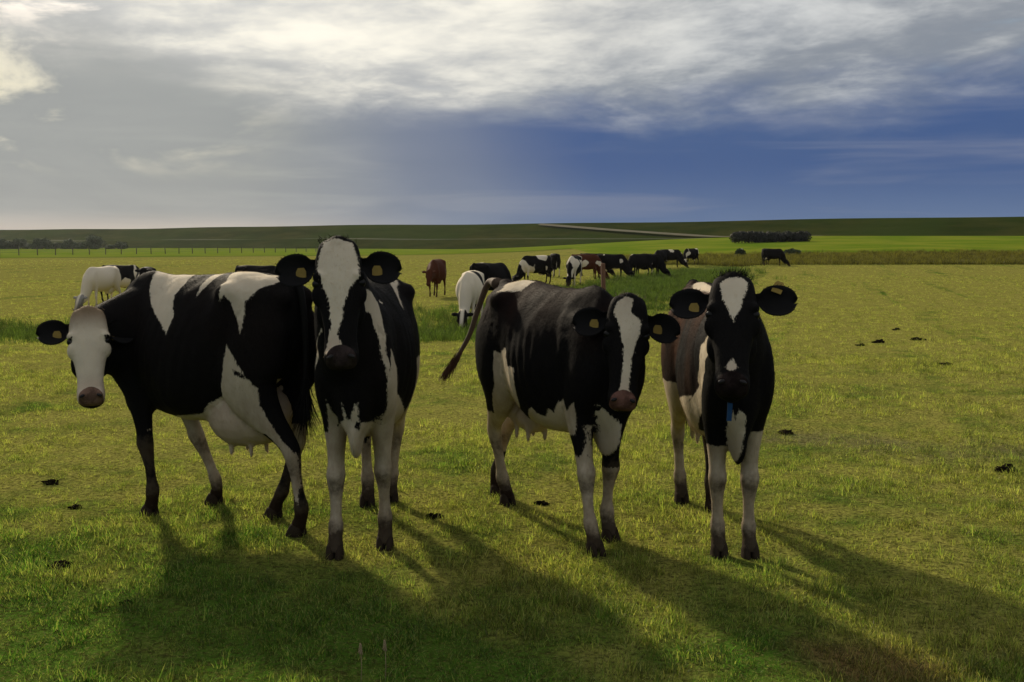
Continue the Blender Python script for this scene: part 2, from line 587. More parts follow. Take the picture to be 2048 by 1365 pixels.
def laplace(V, E_, iters, wts):
    n = len(V)
    deg = np.bincount(E_.ravel(), minlength=n).astype(float)[:, None]
    deg[deg == 0] = 1
    for it in range(iters):
        S = np.zeros_like(V)
        for c in range(3):
            S[:, c] = np.bincount(E_[:, 0], V[E_[:, 1], c], n) + np.bincount(E_[:, 1], V[E_[:, 0], c], n)
        V = V + 0.5 * (S / deg - V) * np.clip(wts - it, 0, 1)[:, None]
    return V


T_TORSO, T_NECK, T_HEAD, T_UDDER, T_LF, T_RF, T_LR, T_RR, T_EAR = range(9)


def bezier(p0, p1, p2, p3, n):
    return [(1 - t)**3 * p0 + 3 * (1 - t)**2 * t * p1 + 3 * (1 - t) * t * t * p2 + t**3 * p3 for t in np.linspace(0, 1, n)]


def build_body(cfg, voxel, merged=False):
    """cfg: s scale, bl length factor, wid, feet {LF,..: (dx,dy) shift of the hoof}, poll, muzzle, face (normal hint), udder, tuck"""
    s, bl, wd = cfg.get('s', 1.0), cfg.get('bl', 1.0), cfg.get('wid', 1.0)
    S3 = np.array((s * bl, s * wd, s))
    P = Parts()
    T = interp_table(TORSO, 40)
    T[:, 2] += cfg.get('tuck', 0.0) * np.exp(-((T[:, 0] + .1) / .5) ** 2)
    lat, up = np.array((0, 1.0, 0)), np.array((0, 0, 1.0))
    P.loft([ring((r[0], 0, 0), lat, up, r[3], r[1], r[2], r[4], r[5], r[6], 36) * S3 for r in T], T_TORSO)
    for sg in (1, -1):
        P.ell(np.array((-.45, sg * .235, 1.30)) * S3, np.array((.09, .06, .055)) * s, T_TORSO)
        P.ell(np.array((-.79, sg * .105, 1.27)) * S3, np.array((.055, .05, .055)) * s, T_TORSO)
        P.ell(np.array((.65, sg * .135, .95)) * S3, np.array((.09, .06, .12)) * s, T_TORSO)
    P.ell(np.array((-.77, 0, 1.375)) * S3, np.array((.07, .05, .045)) * s, T_TORSO)
    P.ell(np.array((.60, 0, .66)) * S3, np.array((.15, .034, .155)) * s, T_TORSO)
    if cfg.get('udder', 0):
        u = cfg['udder']
        P.ell(np.array((-.36, 0, .60)) * S3, np.array((.20, .16, .15)) * s * u, T_UDDER)
        P.ell(np.array((-.50, 0, .62)) * S3, np.array((.15, .15, .15)) * s * u, T_UDDER)
        for tx in (-.30, -.47):
            for ty in (.075, -.075):
                P.loft([ring(np.array((tx, ty, z)) * S3, np.array((1., 0, 0)), np.array((0, 1., 0)), q, q, -q, 0, N=8) for z, q in ((.56, .022), (.60 - .13 * u, .018), (.565 - .15 * u, .015), (.55 - .15 * u, .008))], T_UDDER)
    feet = cfg.get('feet', {})
    joints = {}
    for nm, lab, base_, sg in (('LF', T_LF, FORE, 1), ('RF', T_RF, FORE, -1), ('LR', T_LR, HIND, 1), ('RR', T_RR, HIND, -1)):
        dx, dy, dz = feet.get(nm, (0, 0, 0))
        K = interp_table(base_, 44)
        C = []
        for r in K:
            wz = np.clip(1 - (r[2] - .10) / .72, 0, 1)
            C.append(np.array((r[0], sg * r[1], r[2])) * S3 + np.array((dx * wz, dy * wz, dz * wz)))
        C = np.array(C)
        rings = []
        for i, r in enumerate(K):
            tg = norm(C[min(i + 1, len(C) - 1)] - C[max(i - 1, 0)])
            if i < 3 or i > 40: tg = np.array((0, 0, -1.0))
            ya = np.array((0, 1.0, 0)); ya = norm(ya - tg * (ya @ tg))
            fa = np.cross(ya, tg)
            rings.append(ring(C[i], ya, fa, r[4] * s * cfg.get('leg', 1), r[3] * s * cfg.get('leg', 1), -r[3] * s * cfg.get('leg', 1), 0, N=18))
        P.loft(rings, lab)
        joints[nm] = C[-1]
    # head
    poll, muz = np.array(cfg['poll'], float), np.array(cfg['muzzle'], float)
    a = norm(muz - poll); n = np.array(cfg['face'], float); n = norm(n - a * (a @ n)); sd = np.cross(n, a)
    hs = cfg.get('hs', 1.0)
    HT = interp_table(HEAD, 34)
    P.loft([ring(poll + a * r[0] * hs, sd, n, r[1] * hs, r[2] * hs, r[3] * hs, (r[2] - .32 * (r[2] - r[3])) * hs, r[4], 1.9, 28) for r in HT], T_HEAD)
    for sg in (1, -1):   # brows, cheeks, nostril wings
        P.ell(poll + (a * .168 + sd * sg * .090 - n * .016) * hs, np.array((.040, .034, .030)) * hs, T_HEAD)
        P.ell(poll + (a * .25 + sd * sg * .082 - n * .045) * hs, np.array((.04, .05, .06)) * hs, T_HEAD)
        P.ell(poll + (a * .30 + sd * sg * .060 - n * .15) * hs, np.array((.05, .06, .09)) * hs, T_HEAD)
        P.ell(poll + (a * .548 + sd * sg * .046 - n * .012) * hs, np.array((.030, .028, .028)) * hs, T_HEAD)
    P.ell(poll + (a * .555 - n * .125) * hs, np.array((.055, .05, .045)) * hs, T_HEAD)
    P.ell(poll + (a * .0 - n * .055) * hs, np.array((.062, .055, .05)) * hs, T_HEAD)
    # neck
    p0 = np.array((.36, 0, 1.06)) * S3; p3 = poll + (a * .11 - n * .125) * hs
    e = norm(n * .9 + a * cfg.get('nk', .1))
    L_ = np.linalg.norm(p3 - p0)
    pts = bezier(p0, p0 + np.array((.45 * L_, 0, .02)), p3 - e * .30 * L_, p3, 22)
    rings = []
    for i, c in enumerate(pts):
        f = i / 21
        tg = norm(pts[min(i + 1, 21)] - pts[max(i - 1, 0)])
        la = norm(np.cross((0, 0, 1.0), tg)); ua = np.cross(tg, la)
        hh = (.31 * (1 - f)**1.15 + .145 * f) * s; ww = (.20 * (1 - f)**.9 + .088 * f) * s
        rings.append(ring(c, la, ua, ww, hh * 1.0, -hh * (1.0 + .30 * math.sin(math.pi * f)), -.05 * hh, 1.9, 1.8, 24))
    P.loft(rings, T_NECK)
    if merged:
        for sg in (1, -1):
            M3 = np.stack([sd * sg, a, n], 1)
            P.ell(poll + (a * .075 + sd * sg * .19 - n * .06) * hs, np.array((.10, .06, .026)) * hs, T_EAR, M3)
        tp = [np.array(q) * S3 for q in ((-.80, 0, 1.36), (-.86, 0, 1.22), (-.87, 0, .95), (-.86, .01, .72), (-.86, .02, .55))]
        P.loft([ring(c, np.array((1., 0, 0)), np.array((0, 1., 0)), q, q, -q, 0, N=8) for c, q in zip(tp, (.04, .028, .024, .034, .02))], T_TORSO)
    ev, V, E_, L = remesh(P, voxel)
    k = .0095 / voxel
    wts = np.choose(L, [40 * k, 26 * k, 3 * k + 1, 8 * k, 4 * k + 1, 4 * k + 1, 4 * k + 1, 4 * k + 1, 2])
    up_leg = (L >= T_LF) & (L <= T_RR)
    wts = np.where(up_leg, wts + (sstep(V[:, 2], .6 * s, .85 * s) * 30 * k), wts)
    for _ in range(8):
        av = np.bincount(E_[:, 0], wts[E_[:, 1]], len(V)) + np.bincount(E_[:, 1], wts[E_[:, 0]], len(V))
        wts = .5 * wts + .5 * av / np.maximum(np.bincount(E_.ravel(), minlength=len(V)), 1)
    V = laplace(V, E_, int(42 * k) + 3, wts)
    # ribs under the hide
    rb = np.sin((V[:, 0] / (s * bl) + .30 * (V[:, 2] / s - .9)) * 2 * math.pi / .085)
    msk = (L == T_TORSO) * sstep(np.abs(V[:, 1]), .16, .27) * sstep(V[:, 0], -.30, -.1) * (1 - sstep(V[:, 0], .25, .4)) * sstep(V[:, 2], .65, .85) * (1 - sstep(V[:, 2], 1.15, 1.3))
    V[:, 1] += np.sign(V[:, 1]) * rb * msk * cfg.get('ribs', .0026)
    if not merged:      # muscle, loose skin and bone under the hide
        nn_ = np.zeros(len(V) * 3); ev.vertices.foreach_set('co', V.ravel()); ev.update(); ev.vertices.foreach_get('normal', nn_); nn_ = nn_.reshape(-1, 3)
        amp = np.choose(L, [.0075, .0065, .0016, .005, .003, .003, .003, .003, 0.0])
        dsp = np.array([mnoise.noise((p[0] * 6.5, p[1] * 6.5, p[2] * 4.2)) + .5 * mnoise.noise((p[0] * 15 + 4, p[1] * 15, p[2] * 9)) for p in V])
        V = V + nn_ * (dsp * amp)[:, None]
    ev.vertices.foreach_set('co', V.ravel())
    ev.polygons.foreach_set('use_smooth', np.ones(len(ev.polygons), dtype=bool))
    ev.update()
    fr = dict(o=poll, a=a, n=n, s=sd, hs=hs, hoof=joints, S3=S3, sc=s)
    return ev, V, L, fr


def head_coords(V, fr):
    q = (V - fr['o']) / fr['hs']
    return q @ fr['s'], q @ fr['a'], q @ fr['n']


LEGI = dict(LF=T_LF, RF=T_RF, LR=T_LR, RR=T_RR)


def coat_field(V, L, fr, pats):
    """signed field: positive where the coat is white"""
    f = np.full(len(V), -.10)
    hs_, ht_, hn_ = head_coords(V, fr)
    for p in pats:
        kind, reg, data = p[0], p[1], p[2]
        sgn = -1 if kind.startswith('-') else 1
        kind = kind.lstrip('-')
        m = np.isin(L, reg)
        if kind in 'LRB':
            d = poly_sd(V[:, 0], V[:, 2], data)
            if kind == 'L': d = np.minimum(d, (V[:, 1] + .0) * 1.0)
            if kind == 'R': d = np.minimum(d, -V[:, 1])
        elif kind == 'F':
            d = poly_sd(V[:, 1], V[:, 2], data)
        elif kind == 'H':
            d = np.minimum(poly_sd(hs_, ht_, data), (hn_ + p[3]) if len(p) > 3 else .1)
        elif kind == 'Z':
            d = np.minimum(V[:, 2] - data[0], data[1] - V[:, 2])
        elif kind == 'ALL':
            d = np.full(len(V), .1)
        d = np.where(m, np.clip(d, -.1, .1), -.1)
        f = np.maximum(f, d) if sgn > 0 else np.minimum(f, -d)
    return f


def coat_material(name, black=(.0095, .009, .009), white=(.69, .595, .45), brown=(.030, .013, .007), bleach=.5, muz=(.05, .03, .028), poll_tan=0.0, far=False, hair=False):
    m, nt, b, out = material(name)
    tcn = nt.node('ShaderNodeTexCoord')
    ob = tcn.outputs['Object']
    wob = nt.noise(ob, 16.0, 4, 0.7)
    fur = nt.noise(nt.vmul(ob, (1.0, 1.0, .35)), 150.0, 2, 0.6)
    if far:
        oi = nt.node('ShaderNodeObjectInfo')
        rnd = nt.mul(oi.outputs['Random'], 60.0)
        pn = nt.noise(nt.vadd(nt.vmul(ob, (1.0, .7, .8)), nt.comb(rnd, nt.mul(rnd, .37), rnd)), 1.5, 2, 0.45)
        al = oi.outputs['Alpha']
        f = nt.smooth(nt.sub(pn, al), -.012, .012)
        f = nt.mul(f, nt.sub(1.0, nt.attr('hd')))
        dark = nt.mix(0.0, oi.outputs['Color'], black)
        dirt = nt.smooth(nt.sep(ob)[2], .05, .35, .6, 0.0)
        c = nt.mix(f, dark, white)
        c = nt.mix(dirt, c, (.06, .035, .02))
    else:
        fld = nt.attr('coat')
        e = nt.add(fld, nt.mul(nt.sub(wob, .5), .026))
        e = nt.add(e, nt.mul(nt.sub(fur, .5), .030))
        f = nt.smooth(e, -.0035, .0035)
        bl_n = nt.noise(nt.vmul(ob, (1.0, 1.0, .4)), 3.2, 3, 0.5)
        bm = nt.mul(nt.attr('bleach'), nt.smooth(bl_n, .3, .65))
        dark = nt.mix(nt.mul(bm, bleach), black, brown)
        wc = nt.mix(nt.smooth(nt.noise(ob, 5.0, 4, .6), .35, .75, 0.0, .35), white, tuple(q * .62 for q in white))
        wc = nt.mix(nt.mul(nt.attr('pink'), .6), wc, (.45, .29, .21))
        sl_ = nt.mul(nt.attr('soil'), nt.smooth(nt.noise(nt.vmul(ob, (1.0, 1.0, .5)), 11.0, 4, .65), .25, .7, .45, 1.0))
        wc = nt.mix(sl_, wc, (.27, .20, .125))
        wc = nt.mix(nt.mul(nt.attr('tan'), poll_tan), wc, (.22, .155, .095))
        c = nt.mix(f, dark, wc)
        dn_ = nt.noise(ob, 24.0, 4, .65)
        dm_ = nt.smooth(nt.add(nt.attr('dirt'), nt.mul(nt.sub(dn_, .5), .8)), .10, .80)
        c = nt.mix(nt.mul(dm_, .92), c, nt.mix(dm_, (.20, .15, .095), (.028, .018, .011)))
        mn = nt.smooth(nt.add(nt.attr('muzzle'), nt.mul(nt.sub(wob, .5), .5)), .42, .58)
        c = nt.mix(mn, c, nt.mix(nt.smooth(wob, .42, .6), muz, tuple(q * .55 for q in muz)))
        b_ = nt.node('ShaderNodeBump'); b_.inputs['Strength'].default_value = .30; b_.inputs['Distance'].default_value = .006
        hgt = nt.add(fur, nt.mul(nt.noise(nt.vmul(ob, (1.0, 1.0, .45)), 34.0, 4, .65), 1.6))
        nt.l.new(hgt, b_.inputs['Height']); nt.l.new(b_.outputs[0], b.inputs['Normal'])
    nt.put(b.inputs['Base Color'], c)
    b.inputs['Roughness'].default_value = .68
    b.inputs['Specular IOR Level'].default_value = .025
    b.inputs['Specular Tint'].default_value = (1.0, .72, .50, 1)
    b.inputs['Sheen Weight'].default_value = .0
    if hair:
        tr = nt.node('ShaderNodeBsdfTranslucent'); mx = nt.node('ShaderNodeMixShader'); mx.inputs[0].default_value = .42
        nt.put(tr.inputs[0], nt.mix(1.0, c, (1.1, 1.0, .85), 'MULTIPLY'))
        nt.l.new(b.outputs[0], mx.inputs[1]); nt.l.new(tr.outputs[0], mx.inputs[2]); nt.l.new(mx.outputs[0], out.inputs[0])
    b.inputs['Sheen Roughness'].default_value = .4
    b.inputs['Sheen Tint'].default_value = (.9, .75, .55, 1)
    return m


def simple_mat(name, colr, rough=.6, noise_amt=.3, scale=20.0, spec=.3, sheen=0.0):
    m, nt, b, out = material(name)
    ob = nt.node('ShaderNodeTexCoord').outputs['Object']
    nt.put(b.inputs['Base Color'], nt.mix(nt.mul(nt.noise(ob, scale, 4, .6), noise_amt * 2), colr, tuple(q * .35 for q in colr)))
    b.inputs['Roughness'].default_value = rough
    b.inputs['Specular IOR Level'].default_value = spec
    b.inputs['Sheen Weight'].default_value = sheen
    return m


M_EAR = simple_mat('ear_hide_black', (.010, .009, .009), .8, .3, 30, .15, .0)
M_HOOF = simple_mat('hoof_horn', (.050, .036, .024), .9, .5, 30, .05)
M_EYE = simple_mat('eye_dark', (.006, .005, .004), .3, .1, 5, .2)
M_NOS = simple_mat('nostril_dark', (.008, .005, .005), .5, .1, 5)
M_TAG = simple_mat('tag_yellow', (.30, .20, .03), .6, .3, 40)
M_HAIRB = simple_mat('hair_black', (.010, .009, .008), .8, .3, 60, .15, .0)
M_HAIRW = simple_mat('hair_cream', (.40, .30, .20), .8, .4, 40, .2, .0)
M_BLUE = simple_mat('strap_blue', (.015, .07, .20), .6, .2, 30)


def grid_shell(rows, thick_fn):
    """rows: list of (list of (point, normal)); closed thin shell"""
    nr, nc = len(rows), len(rows[0])
    V, F = [], []
    for sgn in (1, -1):
        for r in rows:
            for p, nrm in r:
                V.append(p + nrm * thick_fn * sgn)
    def I(k, i, j): return k * nr * nc + i * nc + j
    for i in range(nr - 1):
        for j in range(nc - 1):
            F.append((I(0, i, j), I(0, i, j + 1), I(0, i + 1, j + 1), I(0, i + 1, j)))
            F.append((I(1, i, j), I(1, i + 1, j), I(1, i + 1, j + 1), I(1, i, j + 1)))
    for i in range(nr - 1):
        for j in (0, nc - 1):
            q = (I(0, i, j), I(0, i + 1, j), I(1, i + 1, j), I(1, i, j))
            F.append(q if j == 0 else q[::-1])
    for j in range(nc - 1):
        for i in (0, nr - 1):
            q = (I(0, i, j), I(1, i, j), I(1, i, j + 1), I(0, i, j + 1))
            F.append(q if i == 0 else q[::-1])
    return V, F


def make_ear(root, fr, sg, cfg, k):
    """cupped ear on side sg (+1 the cow's left); direction and opening in the head frame"""
    e = cfg.get('ear' + ('L' if sg > 0 else 'R'), {})
    d = e.get('dir', (1.0, .20, -.12)); op = e.get('open', (0.1, .05, 1.0))
    toW = lambda v: norm(fr['s'] * sg * v[0] + fr['a'] * v[1] + fr['n'] * v[2])
    dr = toW(d); on = toW(op); on = norm(on - dr * (on @ dr)); cr = np.cross(on, dr)
    hs = fr['hs']; L_ = e.get('len', .205) * hs; W_ = e.get('w', .080) * hs
    b0 = fr['o'] + (fr['a'] * .085 + fr['s'] * sg * .088 - fr['n'] * .075) * hs
    rows = []
    for i in range(15):
        u = i / 14
        disc = math.sqrt(max(0.0, 1 - ((u - .59) / .415) ** 2))
        wv = W_ * max(disc, .36 if u < .4 else 0.0)
        wv = max(wv, .012)
        cup = .055 * hs * (1 - .45 * u) * min(1, .4 + 2 * u)
        row = []
        for j in range(13):
            v = -1 + 2 * j / 12
            p = b0 + dr * (u * L_ + .006 * math.sin(v * 3 + u * 5)) + cr * (v * wv) - on * cup * (1 - v * v) + on * (.02 * u * u)
            row.append((p, on))
        rows.append(row)
    V, F = grid_shell(rows, .0035)
    ear = new_obj('ear', mesh_from('ear', V, F), root, e.get('mat', M_EAR))
    # fringe of hair round the rim and inside
    if e.get('fringe', True):
        FV, FF = [], []
        rr = random.Random(int(sg * 3 + k * 7 + 50))
        for q in range(420):
            i = rr.randrange(1, 15); j = rr.choice((0, 12, 1, 11, 2, 10)) if q % 3 else rr.randrange(0, 13)
            if i == 14: j = rr.randrange(0, 13)
            p = rows[i][j][0]
            v = -1 + 2 * j / 12
            g_ = norm(cr * v * .8 + dr * (.5 + .6 * rr.random()) + on * (.5 * rr.random()) + np.array([rr.uniform(-.3, .3) for _ in range(3)]))
            ln = rr.uniform(.006, .013) * hs
            sdv = norm(np.cross(g_, on + .1)) * .0008
            bb = len(FV)
            FV += [p - sdv, p + sdv, p + g_ * ln]; FF.append((bb, bb + 1, bb + 2))
        tag(new_obj('ear_hair', mesh_from('ear_hair', FV, FF, False), ear, e.get('hair', M_HAIRB)), kind='stuff')
    if e.get('tag', True):
        u, v = e.get('tuv', (.50, -.30 * sg))
        tw, th_ = .024 * hs, .034 * hs
        c = b0 + dr * (u * L_) + cr * (v * W_) - on * (e.get('tback', .028) * hs)
        yv = norm(fr['a'] * -1 - on * ((fr['a'] * -1) @ on)); xv = np.cross(yv, on)
        if e.get('tflip'): yv = norm(np.array(e['tflip'], float) @ np.stack([fr['s'] * sg, fr['a'], fr['n']])); xv = norm(np.cross(yv, on))
        out = [(-.6, 1.15), (.6, 1.15), (1, .6), (1, -1), (-1, -1), (-1, .6)]
        TV = [c + xv * tw * x_ + yv * th_ * y_ + on * q for q in (.002, -.002) for x_, y_ in out]
        TF = [tuple(range(6)), tuple(range(11, 5, -1))] + [(i, i + 6, (i + 1) % 6 + 6, (i + 1) % 6) for i in range(6)]
        new_obj('ear_tag', mesh_from('ear_tag', TV, TF, False), ear, M_TAG)
    return ear


def tube(pts, rad, N=10):
    rings = []
    pts = [np.asarray(p, float) for p in pts]
    for i, p in enumerate(pts):
        tg = norm(pts[min(i + 1, len(pts) - 1)] - pts[max(i - 1, 0)])
        a_ = np.array((0, 1., 0)) if abs(tg[1]) < .8 else np.array((1., 0, 0))
        la = norm(np.cross(a_, tg)); ua = np.cross(tg, la)
        rings.append(ring(p, la, ua, rad[i], rad[i], -rad[i], 0, N=N))
    P = Parts(); P.loft(rings, 0)
    return P.V, P.F


def smooth_path(pts, n):
    return interp_table(pts, n)


def hair_tuft(pts_fn, count, ln, width, seed):
    rr = random.Random(seed); V, F = [], []
    for _ in range(count):
        p, g_ = pts_fn(rr)
        L_ = rr.uniform(.55, 1) * ln
        sdv = norm(np.cross(g_, [rr.uniform(-1, 1) for _ in range(3)])) * width
        bend = np.array([rr.uniform(-.25, .25), rr.uniform(-.25, .25), rr.uniform(-.25, .1)]) * L_
        b = len(V)
        V += [p - sdv, p + sdv, p + g_ * L_ * .55 - sdv * .7 + bend * .3, p + g_ * L_ * .55 + sdv * .7 + bend * .3, p + g_ * L_ + bend]
        F += [(b, b + 1, b + 3, b + 2), (b + 2, b + 3, b + 4)]
    return V, F


COWI = [0]


def make_cow(cfg):
    """a cow in the foreground: continuous body, with ears, eyes, nostrils, hooves and tail as parts"""
    COWI[0] += 1
    x, y = cfg['at']; yaw = R(cfg['yaw'])
    Rm = rot_z(yaw); z0 = float(gz(x, y))
    root = new_obj('cow', None); root.location = (x, y, z0); root.rotation_euler = (0, 0, yaw)
    root.empty_display_size = .3
    tag(root, cfg['label'], 'cow', 'cows standing in front')
    L3 = lambda p: Rm.T @ (np.asarray(p, float) - np.array((x, y, z0)))
    c = dict(cfg)
    c['poll'] = L3(cfg['poll']); c['muzzle'] = L3(cfg['muzzle']); c['face'] = Rm.T @ np.asarray(cfg['face'], float)
    s, bl, wd = cfg.get('s', 1), cfg.get('bl', 1), cfg.get('wid', 1)
    S3 = np.array((s * bl, s * wd, s))
    fe_ = {}
    for nm, hp in cfg['hooves'].items():
        base_ = (FORE if nm[1] == 'F' else HIND)[-1]
        dflt = np.array((base_[0], base_[1] * (1 if nm[0] == 'L' else -1), 0)) * S3
        tgt = L3((hp[0], hp[1], float(gz(*hp))))
        fe_[nm] = (tgt[0] - dflt[0], tgt[1] - dflt[1], tgt[2])
    c['feet'] = fe_
    me, V, L, fr = build_body(c, cfg.get('voxel', .0095))
    f = coat_field(V, L, fr, cfg.get('pats', []))
    A_ = dict(coat=f)
    hs_, ht_, hn_ = head_coords(V, fr)
    ish = L == T_HEAD
    A_['muzzle'] = ish * (1 - sstep((hs_ / .074) ** 2 + ((ht_ - .575) / .078) ** 2, .55, 1.25)) * sstep(hn_, -.085, -.045) + np.zeros(len(V))
    A_['pink'] = np.where(L == T_UDDER, .55, 0) + ish * sstep(ht_, .40, .50) * .5 + np.zeros(len(V))
    A_['soil'] = np.where((L >= T_LF) & (L <= T_RR), .80 * (1 - .45 * sstep(V[:, 2], .5, .95)), np.where(L == T_UDDER, .45, .12 + .45 * (1 - sstep(V[:, 2], .55, .85)))) * (1 - ish)
    A_['tan'] = ish * (1 - sstep(ht_, -.01, .19)) + np.zeros(len(V))
    leg = (L >= T_LF) & (L <= T_RR)
    A_['dirt'] = np.where(leg, .80 * (1 - sstep(V[:, 2], .03, .24)) + .28 * np.exp(-((V[:, 2] - .38) / .06) ** 2) + .24 - .55 * sstep(V[:, 2], .42, .66), -.25) + np.zeros(len(V))
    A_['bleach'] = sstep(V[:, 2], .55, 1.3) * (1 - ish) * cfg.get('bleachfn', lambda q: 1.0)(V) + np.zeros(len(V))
    for k_, v_ in A_.items(): set_attr(me, k_, v_)
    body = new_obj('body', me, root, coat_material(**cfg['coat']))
    # short hair lying along the hide
    nrm_ = np.zeros(len(V) * 3); me.vertices.foreach_get('normal', nrm_); nrm_ = nrm_.reshape(-1, 3)
    hr = np.random.default_rng(900 + COWI[0])
    ids = hr.choice(len(V), min(len(V), cfg.get('hairs', 85000)), replace=False)
    ids = ids[(V[ids, 2] > .06) & (A_['muzzle'][ids] < .35)]
    P0, N0, Lb = V[ids], nrm_[ids], L[ids]
    flow = np.tile(np.array((-.8, 0, -.7)), (len(ids), 1))
    flow[(Lb >= T_LF) & (Lb <= T_RR)] = (-.25, 0, -1.0)
    flow[Lb == T_HEAD] = fr['a'] * .9 - fr['n'] * .3
    flow[Lb == T_NECK] = (-.5, 0, -.9)
    flow = flow + hr.normal(0, .28, flow.shape)
    flow -= N0 * (flow * N0).sum(1)[:, None]
    flow /= np.linalg.norm(flow, axis=1)[:, None] + 1e-6
    lift = hr.uniform(.12, .55, len(ids))[:, None]
    hd_ = flow + N0 * lift; hd_ /= np.linalg.norm(hd_, axis=1)[:, None]
    ln_ = np.where(Lb == T_HEAD, .010, np.where((Lb >= T_LF) & (Lb <= T_RR) & (P0[:, 2] < .6), .010, .014)) * hr.uniform(.6, 1.25, len(ids))
    sd_ = np.cross(N0, hd_); sd_ /= np.linalg.norm(sd_, axis=1)[:, None] + 1e-6
    wv_ = sd_ * .0011
    B0 = P0 - N0 * .001 + hr.normal(0, .002, P0.shape)
    HVv = np.stack([B0 - wv_, B0 + wv_, B0 + hd_ * ln_[:, None]], 1).reshape(-1, 3)
    HFf = np.arange(len(HVv)).reshape(-1, 3)
    hme = mesh_from('coat_hair', HVv, HFf, False)
    for k_, v_ in A_.items(): set_attr(hme, k_, np.repeat(np.asarray(v_)[ids], 3))
    tag(new_obj('coat_hair', hme, root, coat_material(**dict(cfg['coat'], name=cfg['coat']['name'] + '_hair', hair=True))), kind='stuff')
    # hooves: two claws each
    for nm, hp in cfg['hooves'].items():
        c0 = fr['hoof'][nm]
        P = Parts()
        for cl in (1, -1):
            rr_ = []
            for z_, l0, l1, ww in ((.068, -.028, .022, .016), (.05, -.036, .036, .021), (.02, -.041, .055, .024), (.0, -.040, .065, .024), (-.012, -.035, .058, .019)):
                cc = np.array((c0[0], c0[1] + cl * .023 * s, c0[2] - .03 * s + z_ * s))
                rr_.append(ring(cc, np.array((0, 1., 0)), np.array((1., 0, 0)), ww * s, l1 * s, l0 * s, 0.0, N=12))
            P.loft(rr_, 0)
        new_obj('hoof', mesh_from('hoof', P.V, P.F), root, M_HOOF)
    for sg in (1, -1):
        make_ear(root, fr, sg, cfg, COWI[0])
        P = Parts(); P.ell(fr['o'] + (fr['a'] * .200 + fr['s'] * sg * .100 - fr['n'] * .024) * fr['hs'], np.array((.025, .025, .022)) * fr['hs'], 0)
        new_obj('eye', mesh_from('eye', P.V, P.F), root, M_EYE)
        M3 = np.stack([norm(fr['s'] * sg + fr['a'] * .5), norm(fr['a'] - fr['s'] * sg * .5), fr['n']], 1)
        P = Parts(); P.ell(fr['o'] + (fr['a'] * .560 + fr['s'] * sg * .048 + fr['n'] * .010) * fr['hs'], np.array((.017, .010, .008)) * fr['hs'], 0, M3, 12, 8)
        new_obj('nostril', mesh_from('nostril', P.V, P.F), root, M_NOS)
    # tail
    tp = np.array(cfg.get('tail', [np.array(q) * S3 for q in ((-.76, 0, 1.385), (-.83, 0, 1.34), (-.865, 0, 1.18), (-.875, 0, .95), (-.87, .01, .75))]), float)
    pth = smooth_path(tp, 30)
    rad = np.interp(np.linspace(0, 1, 30), [0, .12, .6, 1], [.040, .024, .016, .012]) * s
    TV, TF = tube(pth, rad)
    tail = new_obj('tail', mesh_from('tail', TV, TF), root, cfg.get('tailmat', M_HAIRB))
    dirn = norm(pth[-1] - pth[-4])
    tl = cfg.get('switch', .30)
    def fn(rr):
        q = rr.random() ** .7
        p = pth[-1] - dirn * .14 * (1 - q) + np.array([rr.gauss(0, .008) for _ in range(3)])
        return p, norm(dirn * 1.0 + np.array([rr.gauss(0, .11), rr.gauss(0, .11), -.25 * cfg.get('droop', 1)]))
    HV, HF = hair_tuft(fn, 420, tl, .0025, 5 + COWI[0])
    tag(new_obj('tail_switch', mesh_from('tail_switch', HV, HF, False), tail, cfg.get('switchmat', M_HAIRB)), kind='stuff')
    # forelock between the ears
    if cfg.get('tuft', 120):
        def fn2(rr):
            p = fr['o'] + (fr['s'] * rr.gauss(0, .035) - fr['a'] * (.012 + .012 * rr.random()) - fr['n'] * (.055 + rr.gauss(0, .022))) * fr['hs']
            return p, norm(-fr['a'] * rr.uniform(.2, 1) + fr['n'] * rr.uniform(.2, .9) + fr['s'] * rr.gauss(0, .4))
        HV, HF = hair_tuft(fn2, cfg.get('tuft', 120), cfg.get('tuftlen', .035), .0022, 40 + COWI[0])
        tag(new_obj('forelock', mesh_from('forelock', HV, HF, False), root, cfg.get('tuftmat', M_HAIRB)), kind='stuff')
    return root, fr
